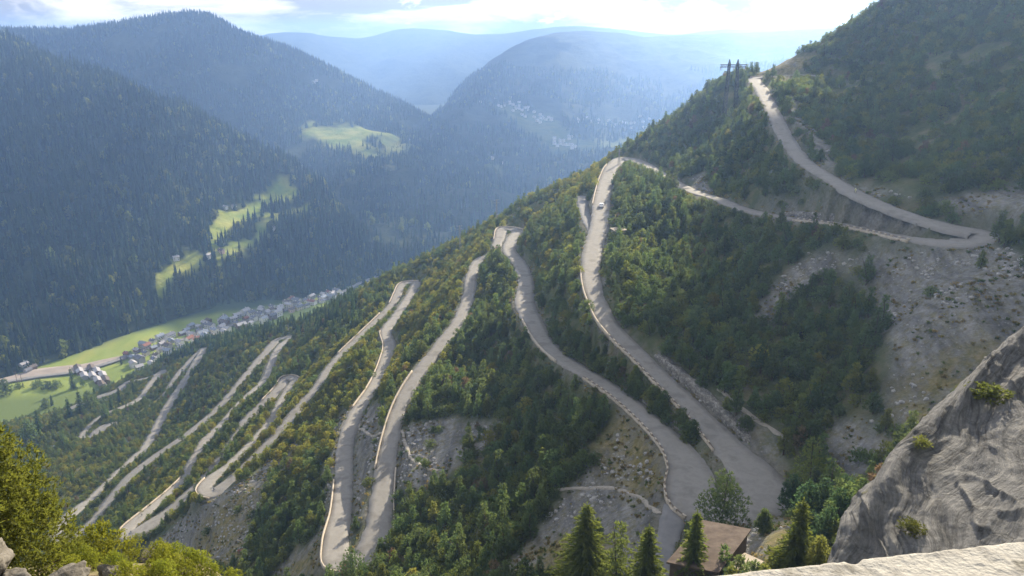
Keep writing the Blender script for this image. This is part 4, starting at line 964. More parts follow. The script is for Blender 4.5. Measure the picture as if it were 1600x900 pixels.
forest_on('near_valley_forest', 'near_forested_mountain', 30000, 11, lambda P, a, b: (fbm(P / 70, 3, 5) > -0.72), 0.55, 1.75, 'dark spruce forest on the mountainside left across the valley')
forest_on('middle_mountain_forest', 'middle_forested_mountain', 30000, 12, lambda P, a, b: (fbm(P / 160, 3, 6) > -0.5), 0.8, 1.5, 'hazy forest on the second mountain behind the bright meadow')
forest_on('far_slope_forest', 'far_valley_side', 30000, 13, lambda P, a, b: (fbm(P / 160, 3, 7) > -0.4) & (a < 1250) & (P[:, 1] < 4200), 0.8, 1.6, 'bluish forest on the far shaded slope below the distant villages')

# ---------------------------------------------------------------- what stands in the valley
def on_floor(u, v):
    p = floor_at(u, v); return np.array([p[0], p[1], VFZ + 0.3])
def gable(mb, w, l, z, h, over, rz=0, c=(0, 0)):
    a = w / 2 + over; t = 0.35
    mb.prism([(-a, z - over * h / (w / 2)), (0, z + h), (a, z - over * h / (w / 2)), (a, z - over * h / (w / 2) - t), (0, z + h - t), (-a, z - over * h / (w / 2) - t)], l + 2 * over, (c[0], c[1], 0), rz)
WALLS = [noise_mat('plaster_' + n, [c, tuple(x * 1.15 for x in c)], scale=0.4) for n, c in (('white', (0.62, 0.60, 0.56)), ('cream', (0.55, 0.49, 0.38)), ('grey', (0.33, 0.32, 0.31)), ('timber', (0.17, 0.12, 0.09)), ('pink', (0.50, 0.36, 0.30)))]
ROOFS = [noise_mat('roof_' + n, [c, tuple(x * 1.3 for x in c)], scale=0.6) for n, c in (('slate', (0.13, 0.13, 0.145)), ('pale', (0.30, 0.29, 0.30)), ('brown', (0.115, 0.095, 0.085)), ('red', (0.20, 0.095, 0.07)), ('blue', (0.20, 0.22, 0.26)))]
M['window'] = noise_mat('window_dark', [(0.03, 0.035, 0.045), (0.05, 0.055, 0.07)], scale=1, rough=0.3)
WN = ['white', 'cream', 'grey', 'dark timber', 'pinkish']; RN = ['dark slate', 'pale grey', 'brown', 'red', 'bluish']
HP = {}
def house_parts(w, l, h, win=True):
    k = (w, l, h)
    if k in HP: return HP[k]
    a = MB(); a.box((0, 0, h / 2 - 1), (l, w, h + 2)); a.prism([(-w / 2, h), (w / 2, h), (0, h + w * 0.26)], l, (0, 0, 0))
    r = MB(); gable(r, w, l, h + 0.1, w * 0.27, 0.8); c = MB(); c.box((l * 0.22, w * 0.18, h + w * 0.26), (0.9, 0.9, 2.0))
    wn = []
    for f in range(int(h // 2.8)):
        for s in (-1, 1):
            for x in np.linspace(-l / 2 + 1.8, l / 2 - 1.8, max(2, int(l // 3.4))): wn.append(((x, s * (w / 2 + 0.03), 1.5 + f * 2.8), (1.3, 0.12, 1.4)))
    ms = MB()
    for c_, d_ in wn: ms.box(c_, d_)
    HP[k] = (a, r, c, ms); return HP[k]
HM = {}
def house(p, rz, size, wi, ri, label, group=None, cat='house', windows=True):
    a, r, c, ms = house_parts(*size); key = (size, wi, ri)
    if key not in HM: HM[key] = (a.mesh('wall', WALLS[wi]), r.mesh('roof', ROOFS[ri]), c.mesh('chimney', WALLS[wi]), ms.mesh('windows', M['window']))
    m = HM[key]; e = empty('house' if cat == 'house' else cat.replace(' ', '_'), tuple(p), rz); prop(e, label, cat, group)
    link('wall', m[0], e); rf = link('roof', m[1], e)
    if cat == 'house': link('chimney', m[2], rf)
    if windows: link('window_rows', m[3], e)
    return e
SIZES = [(7.2, 9.5, 6.0), (8.0, 11.0, 7.5), (7.0, 8.0, 5.5), (9.0, 14.0, 8.0), (7.5, 11.5, 6.5)]
VILL = [(200,556),(232,536),(262,528),(300,512),(350,497),(400,486),(440,478),(490,466),(535,452),(548,462),(520,474),(470,484),(430,498),(385,512),(340,530),(300,545),(262,560),(225,580),(205,578)]
r_ = np.random.RandomState(222); placed = []
vdir = on_floor(480, 470) - on_floor(220, 560); va = math.atan2(vdir[1], vdir[0])
for _ in range(9000):
    uu = r_.uniform(195, 550); vv = r_.uniform(448, 585)
    if not inpoly(np.array([uu]), np.array([vv]), VILL)[0]: continue
    p = on_floor(uu, vv)
    if all(np.hypot(p[0] - q[0], p[1] - q[1]) > 13.5 for q in placed): placed.append(p)
    if len(placed) >= 175: break
REG = [(240, 'at the near left end of the valley village'), (300, 'in the left half of the valley village'), (360, 'in the middle of the valley village'), (430, 'in the right half of the valley village'), (600, 'at the far right end of the valley village')]
for i, p in enumerate(placed):
    uu = float(proj(p)[0]); wi = int(r_.choice(5, p=[.46, .18, .24, .10, .02])); ri = int(r_.choice(5, p=[.38, .30, .08, .03, .21])); reg = next(t for q, t in REG if uu < q)
    house(p, va + r_.choice([0, math.pi / 2]) + r_.uniform(-.25, .25), SIZES[r_.randint(5)], wi, ri, '%s house with %s roof %s' % (WN[wi], RN[ri], reg), 'houses with %s walls and %s roofs %s' % (WN[wi], RN[ri], reg))
for (uu, vv, s, wi, ri, lb) in [(455,472,1,1,3,'house with a bright red roof where the village meets the wood'),(229,546,1,2,3,'dark red roofed house standing at the meadow edge of the village'),(255,538,2,3,0,'dark timber house alone in the meadow beside the village'),
   (592,415,3,0,1,'white house highest up the valley beyond the village end'),(600,428,0,1,0,'cream house beside the valley road beyond the village'),(577,448,1,0,1,'white house on the bright field behind the crest trees'),(640,414,3,4,3,'long pinkish building at the foot of the dark slope'),(613,430,2,0,0,'small white house by the valley road bend'),
   (520,462,0,0,1,'white house beside the straight valley road'),(505,470,1,0,4,'white house with bluish roof next to the straight valley road'),
   (38,574,0,0,1,'white farmhouse with pale roof at the edge of the dark forest'),(52,578,2,3,2,'brown barn beside the white farmhouse'),(44,583,2,2,0,'grey shed in front of the white farmhouse')]:
    house(on_floor(uu, vv), va + 0.2, SIZES[s], wi, ri, lb)
for k, (uu, vv) in enumerate([(143,578),(152,583),(161,589),(166,597),(145,590),(153,597),(160,604),(125,583),(132,590),(122,578)]):
    house(on_floor(uu, vv), va + 1.2, (7.5, 15.0, 4.2), 3 if k % 2 else 2, 1 if k % 3 else 2, 'long low timber shed in the sawmill yard beside the gravel road', 'sheds in the sawmill yard', 'shed', False)
def hill_hit(key, u, v):
    G3, _ = MT[key]; a, b, d = proj(G3); sub = (np.abs(a - u) < 14) & (np.abs(b - v) < 9)
    if not sub.any(): return None
    i = np.argmin(np.where(sub, (a - u) ** 2 + (b - v) ** 2 + 0.0 * d, 1e9)); return G3.reshape(-1, 3)[i]
for (uu, vv, wi, ri, lb) in [(275,407,0,1,'small white hut low on the sloping meadow'),(326,404,0,1,'small white hut in the gap of the sloping meadow'),(347,394,4,2,'pinkish hut on the lower rim of the sloping meadow'),(352,328,0,1,'white farmhouse at the upper left rim of the sloping meadow'),(366,325,0,0,'dark roofed farmhouse at the upper rim of the sloping meadow'),(427,360,0,1,'white hut at the right edge of the sloping meadow')]:
    p = hill_hit('near_forested_mountain', uu, vv)
    if p is not None: house(p, r_.uniform(0, 3), SIZES[0], wi, ri, lb)
FARV = [(775,158),(782,160),(789,162),(796,160),(803,165),(810,168),(818,170),(826,172),(833,176),(841,180),(848,183),(856,186),(863,190),(785,168),(800,174),(822,182),(840,190),(795,154),(812,160),(905,190),(915,189),(925,192),(935,193),(948,194),(960,196),(975,195),(985,196),(1005,188),(1015,187),(1028,189),(1010,202),(868,222),(878,220),(888,218),(890,228),(897,232),(885,225),(870,228),(640,222),(490,130),(752,160),(770,250),(785,256)]
for k, (uu, vv) in enumerate(FARV):
    for m_ in range(3 if 3 < k < 40 else 1):
        p = hill_hit('far_valley_side' if uu > 650 else 'middle_forested_mountain', uu + (r_.uniform(-5, 5) if m_ else 0), vv + (r_.uniform(-3, 3) if m_ else 0))
        if p is None: continue
        g_ = 'left' if uu < 830 else ('middle' if uu < 900 else 'right')
        ww = (WN[0], RN[1]) ; house(p + np.array([0, 0, 1.0]), r_.uniform(0, 3), (8.5, 11.0, 6.5), 0, 1, 'tiny pale house in the %s part of the hazy distant village' % g_, 'houses in the %s part of the distant village' % g_, 'house', False)
M['gravel'] = noise_mat('gravel_yard', [(0.24, 0.20, 0.17), (0.34, 0.29, 0.25)], scale=0.05)
def floor_ribbon(name, pts, w, mat, z=0.5):
    P = np.array([on_floor(*p) for p in pts]); l, ww = smooth_line(P, [[x] for x in w], 4); l[:, 2] = VFZ + z + 2.0; ribbon(name, l, ww[:, 0], mat)
floor_ribbon('gravel_track', [(-40,606),(0,597),(30,592),(60,585),(100,580),(130,576),(165,567),(195,560)], [10,10,26,30,28,24,18,12], M['gravel'])
floor_ribbon('valley_road', [(-60,612),(0,601),(60,591),(120,583),(180,566),(215,551),(262,539),(330,520),(400,498),(470,480),(520,466),(560,445),(600,428),(612,412),(640,398)], [8] * 15, M['road'], 0.9)
# trees standing about the valley floor
def ground_pt(u, v):
    p = pix_on_hill(u, v, 300, 1150, 1400)
    f = on_floor(u, v)
    return f if p is None or p[2] < VFZ + 2 else p
def valley_tree(u, v, hpx, kd_, label, group=None):
    p = ground_pt(u, v); d = float(proj(p)[2]); return place_tree(kd_, tuple(p - [0, 0, 0.2]), r_.uniform(0, 6), hpx / FOC * d / KINDS[kd_][4], label, group)
valley_tree(115, 608, 36, 8, 'tall dark spruce standing before the sawmill sheds'); valley_tree(10, 618, 26, 1, 'dark bushy tree at the left edge by the gravel road')
for (uu, vv, h_, kd_) in [(60,606,12,3),(75,607,11,3),(88,607,12,3),(30,608,9,3),(130,604,12,1),(190,570,14,8),(205,560,12,1)]:
    valley_tree(uu, vv, h_, kd_, 'small dark tree in the hedge along the valley meadows', 'hedge trees in the valley')
for (uu, vv, h_, kd_) in [(72,640,18,1),(82,635,20,8),(15,690,34,8),(62,676,40,8),(48,690,36,1),(92,668,34,0),(110,656,38,8),(128,650,44,8),(142,640,30,1),(175,640,26,8),(188,632,30,8),(210,618,22,8),(100,700,30,0),(30,720,36,2),(165,655,26,0),(150,630,26,8)]:
    valley_tree(uu, vv, h_, kd_, 'dark tree at the foot of the slope beside the green field', 'trees at the foot of the slope beside the field')

# ---------------------------------------------------------------- pylons and poles
def lattice(mb, p, q, w0, w1, n, r):
    p = Vector(p); q = Vector(q); prev = None
    for k in range(n + 1):
        f = k / n; c = p.lerp(q, f); w = (w0 * (1 - f) + w1 * f) / 2; ring = [c + Vector((sx * w, sy * w, 0)) for sx, sy in ((-1, -1), (1, -1), (1, 1), (-1, 1))]
        if prev:
            for j in range(4): mb.bar(prev[j], ring[j], r, r, 4); mb.bar(prev[j], ring[(j + 1) % 4], r * 0.6, r * 0.6, 3); mb.bar(ring[j], ring[(j + 1) % 4], r * 0.6, r * 0.6, 3)
        prev = ring
M['dull_metal'] = noise_mat('weathered_steel', [(0.03, 0.032, 0.035), (0.05, 0.052, 0.055)], scale=1.5, rough=0.6)
def big_pylon():
    p = pix_on_hill(1140, 176, 200, 700); d = float(proj(p)[2]); H = (176 - 96) / FOC * d; root = empty('power_pylon', tuple(p), 0.15); prop(root, 'tall twin mast lattice pylon on the ridge below the uppermost hairpin', 'pylon')
    for s in (-1, 1):
        m = MB(); lattice(m, (s * 3.4, 0, -1), (s * 2.6, 0, H * 0.93), 1.9, 1.0, 14, 0.22); lattice(m, (s * 2.6, 0, H * 0.93), (s * 2.6, 0, H), 0.9, 0.2, 2, 0.14); m.build('mast', M['dull_metal'], root)
    m = MB()
    for z in (H * 0.86, H * 0.90): m.bar((-8.0, 0, z), (8.0, 0, z), 0.36, n=4)
    for x in np.linspace(-8, 7, 16): m.bar((x, 0, H * 0.86), (x + 1, 0, H * 0.90), 0.09, n=3)
    m.build('crossarm', M['dull_metal'], root)
    im = MB(); im.bar((0, 0, 0), (0, 0, -1.9), 0.22, 0.22, 6); ims = im.mesh('insulator', M['concrete'])
    for x in (-7.6, 0, 7.6): o = link('insulator', ims, root); o.location = (x, 0, H * 0.86)
big_pylon()
def small_mast(u, v0, v1, label, arm=2.2):
    p = pix_on_hill(u, v0, 200, 1000)
    if p is None: print('MISS mast', u, v0); return
    d = float(proj(p)[2]); H = (v0 - v1) / FOC * d * 1.02; root = empty('lattice_mast', tuple(p), 0.4); prop(root, label, 'mast')
    m = MB(); lattice(m, (0, 0, -1), (0, 0, H), 1.3, 0.5, 8, 0.09); m.build('mast', M['metal'], root)
    m = MB()
    for z in (H * 0.98, H * 0.86): m.bar((-arm, 0, z), (arm, 0, z), 0.11, n=4)
    m.build('crossarm', M['metal'], root)
small_mast(719, 392, 352, 'thin pale lattice mast on the crest left of the squared hairpin'); small_mast(776, 348, 312, 'thin grey lattice mast standing by the pale spur meadow'); small_mast(967, 258, 234, 'small dark lattice mast at the hairpin on the crest', 1.6)
def pole(u, v, h, label):
    p = on_floor(u, v); root = empty('wooden_pole', tuple(p)); prop(root, label, 'pole'); m = MB(); m.bar((0, 0, -1), (0, 0, h), 0.35, 0.25, 6); m.build('shaft', M['darkwood'], root); m = MB(); m.bar((-2, 0, h - 1), (2, 0, h - 1), 0.18, n=4); m.build('crossarm', M['darkwood'], root)
pole(28, 603, 20, 'left one of two thin poles beside the gravel yard'); pole(36, 606, 20, 'right one of two thin poles beside the gravel yard')

# ---------------------------------------------------------------- car, cyclists, hut, shelter, broken fence
M['white_paint'] = noise_mat('white_car_paint', [(0.78, 0.78, 0.78), (0.82, 0.82, 0.82)], rough=0.25, spec=0.5); M['glass'] = noise_mat('car_glass', [(0.02, 0.025, 0.03), (0.03, 0.035, 0.04)], rough=0.08, spec=0.5)
M['rubber'] = noise_mat('tyre_rubber', [(0.02, 0.02, 0.02), (0.03, 0.03, 0.03)]); M['tail'] = noise_mat('tail_lamp', [(0.4, 0.02, 0.02), (0.5, 0.03, 0.03)], rough=0.3)
def road_frame(u, v):
    i = nearest_i(u, v); i = min(max(i, 2), len(RL) - 3); d = RL[i + 2] - RL[i - 2]; return RL[i], math.atan2(d[1], d[0]), i
def car():
    p, a, i = road_frame(936, 323); root = empty('parked_car', (p[0], p[1], p[2] + 0.08), a + math.pi, 1.3); prop(root, 'small white car driving up the road just below the crest hairpin', 'car')
    prof = [(-2.15, 0.35), (-2.2, 0.85), (-1.95, 1.0), (-1.55, 1.45), (0.35, 1.50), (1.05, 1.02), (2.0, 0.88), (2.15, 0.6), (2.1, 0.35)]
    b = MB(); V = []
    for y, k in ((-0.9, 0), (-0.86, 1), (0.86, 1), (0.9, 0)): V += [(x, y * (1 if z < 1.05 else 0.80) if k == 0 else y * (1 if z < 1.05 else 0.80), z) for x, z in prof]
    n = len(prof); F = [tuple(range(n)), tuple(range(3 * n, 4 * n))[::-1]] + [(r * n + j, (r + 1) * n + j, (r + 1) * n + (j + 1) % n, r * n + (j + 1) % n) for r in range(3) for j in range(n)]
    b.add(V, F); b.build('body', M['white_paint'], root)
    for nm, c, dd, tl in (('rear_window', (-1.76, 0, 1.23), (0.04, 1.3, 0.42), 0), ('windscreen', (0.74, 0, 1.27), (0.05, 1.35, 0.42), 0)):
        w = MB(); w.box(c, dd); w.build(nm, M['glass'], root)
    for s in (-1, 1):
        w = MB(); w.box((-0.55, s * 0.745, 1.24), (1.9, 0.06, 0.32)); w.build('side_window', M['glass'], root)
        w = MB(); w.box((-2.19, s * 0.68, 0.82), (0.05, 0.3, 0.18)); w.build('tail_lamp', M['tail'], root)
        for x in (-1.35, 1.35): w = MB(); w.bar((x, s * 0.92, 0.33), (x, s * 0.70, 0.33), 0.33, 0.33, 14); w.build('wheel', M['rubber'], root)
car()
def skin_person(name, joints, edges, rad, mat, mats_extra, label, loc, rz):
    me = bpy.data.meshes.new(name); me.from_pydata(joints, edges, []); o = link(name, me, None, loc); o.rotation_euler = (0, 0, rz)
    me.materials.append(mat); sk = o.modifiers.new('skin', 'SKIN'); me.skin_vertices or me.attributes
    if not me.skin_vertices: bpy.context.view_layer.update()
    for i, r in enumerate(rad):
        me.skin_vertices[0].data[i].radius = (r, r)
    me.skin_vertices[0].data[0].use_root = True
    ss_ = o.modifiers.new('sub', 'SUBSURF'); ss_.levels = 1; ss_.render_levels = 1
    prop(o, label, 'person'); return o
M['skin'] = noise_mat('skin', [(0.45, 0.28, 0.20), (0.5, 0.32, 0.23)]); M['dark_cloth'] = noise_mat('dark_jersey', [(0.03, 0.03, 0.04), (0.05, 0.05, 0.06)]); M['yellow_cloth'] = noise_mat('yellow_jersey', [(0.6, 0.6, 0.25), (0.7, 0.7, 0.35)]); M['helmet'] = noise_mat('helmet_white', [(0.7, 0.7, 0.7), (0.75, 0.75, 0.75)])
def cyclist(u, v, jersey, lab_p, lab_b, up=True):
    p, a, i = road_frame(u, v); nr = offs(RL)[i]; a2 = a + (math.pi if up else 0); q = np.array([p[0], p[1], p[2] + 0.08]); bk = empty('bicycle', tuple(q), a2); prop(bk, lab_b, 'bicycle')
    f = MB()
    for s, e in (((-0.42, 0, 0.34), (-0.1, 0, 0.30)), ((-0.42, 0, 0.34), (-0.16, 0, 0.86)), ((-0.1, 0, 0.30), (-0.18, 0, 0.92)), ((-0.16, 0, 0.84), (0.42, 0, 0.86)), ((-0.1, 0, 0.3), (0.42, 0, 0.82)), ((0.42, 0, 0.92), (0.60, 0, 0.34))): f.bar(s, e, 0.025, n=5)
    f.build('frame', M['metal'], bk)
    for x in (-0.42, 0.60):
        w = MB(); pts = [(x + 0.33 * math.cos(t), 0, 0.34 + 0.33 * math.sin(t)) for t in np.linspace(0, 2 * math.pi, 17)]
        for k in range(16): w.bar(pts[k], pts[k + 1], 0.025, n=4)
        for k in range(0, 16, 2): w.bar((x, 0, 0.34), pts[k], 0.006, n=3)
        w.build('wheel', M['rubber'], bk)
    h = MB(); h.bar((0.46, -0.22, 0.98), (0.46, 0.22, 0.98), 0.018); h.build('handlebar', M['rubber'], bk); s = MB(); s.ball((-0.18, 0, 0.94), 0.12, 8, 6, (1.2, 0.6, 0.3)); s.build('saddle', M['rubber'], bk)
    J = [(-0.16, 0, 1.0), (-0.02, 0, 1.2), (0.13, 0, 1.38), (0.2, 0, 1.47), (0.24, 0, 1.58),
         (0.12, 0.19, 1.38), (0.28, 0.23, 1.16), (0.46, 0.2, 1.0), (0.12, -0.19, 1.38), (0.28, -0.23, 1.16), (0.46, -0.2, 1.0),
         (-0.12, 0.10, 0.96), (0.20, 0.11, 0.80), (-0.02, 0.11, 0.42), (0.10, 0.11, 0.36), (-0.12, -0.10, 0.96), (0.12, -0.11, 0.62), (-0.14, -0.11, 0.22), (-0.02, -0.11, 0.16)]
    E = [(0, 1), (1, 2), (2, 3), (3, 4), (2, 5), (5, 6), (6, 7), (2, 8), (8, 9), (9, 10), (0, 11), (11, 12), (12, 13), (13, 14), (0, 15), (15, 16), (16, 17), (17, 18)]
    rad = [0.14, 0.13, 0.15, 0.06, 0.10, 0.07, 0.045, 0.035, 0.07, 0.045, 0.035, 0.10, 0.07, 0.045, 0.04, 0.10, 0.07, 0.045, 0.04]
    o = skin_person('person', J, E, rad, jersey, None, lab_p, tuple(q), a2)
    hm = MB(); hm.ball((0.25, 0, 1.64), 0.13, 10, 7, (1.15, 0.9, 0.75)); hm.build('helmet', M['helmet'], o, True)
    fc = MB(); fc.ball((0.30, 0, 1.56), 0.085, 8, 6); fc.build('face', M['skin'], o, True)
cyclist(1336, 300, M['yellow_cloth'], 'rider in pale yellow top bent over the handlebar on the upper road', 'bicycle under the rider in the pale yellow top')
cyclist(223, 806, M['dark_cloth'], 'dark clothed rider on the lower left road', 'bicycle under the dark clothed rider', True)
def hut():
    p = pix_on_hill(966, 369, 200, 600); d = proj(p)[2]; e = empty('stone_hut', tuple(p), 0.5); prop(e, 'small stone hut with pale flat roof half sunk in shrubs beside the upper road', 'hut')
    w = MB(); w.box((0, 0, 1.0), (5.2, 3.8, 4.0)); w.build('wall', M['stonewall'], e); r = MB(); r.box((0, 0, 3.15), (6.2, 4.8, 0.3), tilt=0.12); r.build('roof', M['concrete'], e)
    dr = MB(); dr.box((0.3, -1.93, 1.0), (1.0, 0.08, 2.0)); dr.build('door', M['darkwood'], e)
hut()
def shelter():
    z = -86.5
    A_, B_, C_ = [unp(a, b, z / rv(b)) for a, b in ((1098, 813), (1173, 827), (1123, 894))]
    D_ = A_ + C_ - B_; c = (A_ + C_) / 2; ex = (B_ - A_); ey = (A_ - D_)
    root = empty('concrete_shelter', (c[0], c[1], z - 5)); prop(root, 'flat brown roofed concrete shelter below the big hairpin behind the spruces', 'shelter')
    def loc(i, j, zz): q = c + ex * (i * 0.5) + ey * (j * 0.5); return (q[0] - c[0], q[1] - c[1], zz)
    r = MB(); k = 1.02; V = [loc(-k, -k, 4.65), loc(k, -k, 4.65), loc(k, k, 4.65), loc(-k, k, 4.65), loc(-k, -k, 5), loc(k, -k, 5), loc(k, k, 5), loc(-k, k, 5)]
    FB = [(3, 2, 1, 0), (4, 5, 6, 7), (0, 1, 5, 4), (1, 2, 6, 5), (2, 3, 7, 6), (3, 0, 4, 7)]
    r.add(V, FB); M['roofdirt'] = noise_mat('mossy_brown_roof', [(0.06, 0.045, 0.038), (0.105, 0.08, 0.066), (0.14, 0.112, 0.093)], scale=0.5, detail=10, stretch=(1, 1.5, 1)); r.build('roof', M['roofdirt'], root)
    w = MB(); k = 0.93; w.add([loc(-k, -k, -9), loc(k, -k, -9), loc(k, k, -9), loc(-k, k, -9), loc(-k, -k, 4.64), loc(k, -k, 4.64), loc(k, k, 4.64), loc(-k, k, 4.64)], FB); w.build('wall', M['roofdirt'], root)
    q = unp(1162, 884, -88.5 / rv(884)); s = MB(); s.box((0, 0, 0), (6.5, 4.0, 0.5), rz=0.7, tilt=-0.1); o = s.build('concrete_slab', M['concrete']); o.location = tuple(q); prop(o, 'pale tilted concrete slab beside the brown roofed shelter', 'slab')
shelter()
def broken_fence():
    p = pix_on_hill(382, 862, 120, 500)
    if p is None: return
    e = empty('broken_barrier', tuple(p), 0.3); prop(e, 'broken barrier with a pale and a rusty red beam on the lower left scree', 'barrier')
    M['rust'] = noise_mat('rusty_red', [(0.26, 0.11, 0.08), (0.36, 0.17, 0.12)])
    a = MB(); a.bar((-2.5, 0, 0.8), (3.0, 0.4, 1.6), 0.28, n=5); a.build('rusty_beam', M['rust'], e); b = MB(); b.bar((-1.0, 1.5, 4.2), (0.8, 0.8, 1.6), 0.26, n=5); b.bar((-1.0, 1.5, 4.2), (-2.2, 1.6, 4.6), 0.22, n=5); b.build('pale_beam', M['concrete'], e)
    for x in (-2.0, 2.4): c = MB(); c.bar((x, 0, -0.5), (x, 0, 1.6), 0.16, n=5); c.build('post', M['rust'], e)
broken_fence()

# ---------------------------------------------------------------- the near ground, the crag and the parapet
def loft(rows, nu, nv):
    G = np.array([[unp(*p) for p in r] for r in rows]); x = np.linspace(0, len(rows) - 1, nu); G = cr1(x, np.arange(len(rows)), G); y = np.linspace(0, G.shape[1] - 1, nv)
    return np.swapaxes(cr1(y, np.arange(G.shape[1]), np.swapaxes(G, 0, 1)), 0, 1)
def grid_faces(n, k):
    i, j = np.meshgrid(np.arange(n - 1), np.arange(k - 1), indexing='ij'); return np.stack([i * k + j, (i + 1) * k + j, (i + 1) * k + j + 1, i * k + j + 1], -1).reshape(-1, 4)
def normals(G):
    du = np.gradient(G, axis=0); dv = np.gradient(G, axis=1); n = np.cross(du, dv); return n / (np.linalg.norm(n, axis=2)[..., None] + 1e-9)
def crag_mat():
    m, nt, b = newmat('crag_limestone', 0.9, 0.2); N = nt.nodes; L = nt.links; tc = N.new('ShaderNodeTexCoord')
    def at(n):
        a = N.new('ShaderNodeAttribute'); a.attribute_name = n; return a.outputs['Fac']
    def coord(sa, sc, z=0.0):
        c = N.new('ShaderNodeCombineXYZ'); x = N.new('ShaderNodeMath'); x.operation = 'MULTIPLY'; x.inputs[1].default_value = sa; L.new(at('along'), x.inputs[0])
        y = N.new('ShaderNodeMath'); y.operation = 'MULTIPLY'; y.inputs[1].default_value = sc; L.new(at('across'), y.inputs[0]); L.new(x.outputs[0], c.inputs[0]); L.new(y.outputs[0], c.inputs[1]); c.inputs[2].default_value = z; return c.outputs[0]
    def noise(vec, s, d=10, r=0.65):
        n = N.new('ShaderNodeTexNoise'); n.inputs['Scale'].default_value = s; n.inputs['Detail'].default_value = d; n.inputs['Roughness'].default_value = r; L.new(vec, n.inputs['Vector']); return n.outputs[0]
    def mth(op, a, b_):
        x = N.new('ShaderNodeMath'); x.operation = op
        for i, q in enumerate((a, b_)):
            if isinstance(q, (int, float)): x.inputs[i].default_value = q
            else: L.new(q, x.inputs[i])
        return x.outputs[0]
    strat = noise(coord(0.08, 1.3), 1.0, 12, 0.75); fine = noise(tc.outputs['Object'], 1.3, 12, 0.7)
    mixn = mth('ADD', mth('MULTIPLY', strat, 0.6), mth('MULTIPLY', fine, 0.4))
    c = N.new('ShaderNodeValToRGB'); e = c.color_ramp.elements; L.new(mixn, c.inputs[0])
    for i, (p, col) in enumerate([(0.38, (0.085, 0.088, 0.095)), (0.45, (0.175, 0.178, 0.185)), (0.51, (0.25, 0.25, 0.255)), (0.58, (0.36, 0.355, 0.35)), (0.70, (0.27, 0.23, 0.18))]):
        x = e[i] if i < 2 else e.new(p); x.position = p; x.color = (*col, 1)
    def seam(vec, s, wdt, lo):
        a2 = mth('ABSOLUTE', mth('SUBTRACT', noise(vec, s, 8, 0.55), 0.5), 0)
        r = N.new('ShaderNodeMapRange'); r.inputs[1].default_value = 0.0; r.inputs[2].default_value = wdt; r.inputs[3].default_value = lo; r.inputs[4].default_value = 1.0; L.new(a2, r.inputs[0]); return r.outputs[0]
    sm = mth('MULTIPLY', seam(coord(0.045, 0.30, 3.0), 1.0, 0.022, 0.62), seam(coord(0.16, 0.10, 7.0), 1.0, 0.008, 0.72))
    mu = N.new('ShaderNodeMixRGB'); mu.blend_type = 'MULTIPLY'; mu.inputs[0].default_value = 1; L.new(c.outputs[0], mu.inputs[1]); L.new(sm, mu.inputs[2])
    ms = N.new('ShaderNodeMapRange'); ms.inputs[1].default_value = 0.62; ms.inputs[2].default_value = 0.68; L.new(noise(coord(0.05, 0.22, 9.0), 1.0, 10, 0.7), ms.inputs[0])
    gm = N.new('ShaderNodeMixRGB'); gm.inputs[2].default_value = (0.15, 0.15, 0.06, 1); L.new(ms.outputs[0], gm.inputs[0]); L.new(mu.outputs[0], gm.inputs[1]); L.new(gm.outputs[0], b.inputs['Base Color'])
    vo = N.new('ShaderNodeTexVoronoi'); vo.feature = 'DISTANCE_TO_EDGE'; vo.inputs['Scale'].default_value = 1.0; L.new(coord(0.16, 0.62, 2.0), vo.inputs['Vector'])
    vr = N.new('ShaderNodeMapRange'); vr.inputs[1].default_value = 0.0; vr.inputs[2].default_value = 0.10; L.new(vo.outputs['Distance'], vr.inputs[0])
    vf = N.new('ShaderNodeTexVoronoi'); vf.inputs['Scale'].default_value = 1.0; L.new(coord(0.16, 0.62, 2.0), vf.inputs['Vector']); sv = N.new('ShaderNodeSeparateColor'); L.new(vf.outputs['Color'], sv.inputs[0])
    sm = mth('ADD', mth('MULTIPLY', vr.outputs[0], 0.6), mth('ADD', sm, mth('MULTIPLY', sv.outputs[0], 0.9)))
    h = mth('ADD', mth('MULTIPLY', strat, 1.6), mth('ADD', mth('MULTIPLY', fine, 0.8), mth('MULTIPLY', sm, 0.35)))
    bp = N.new('ShaderNodeBump'); bp.inputs['Strength'].default_value = 1.0; bp.inputs['Distance'].default_value = 0.9; L.new(h, bp.inputs['Height']); L.new(bp.outputs[0], b.inputs['Normal']); return m
M['crag'] = crag_mat()
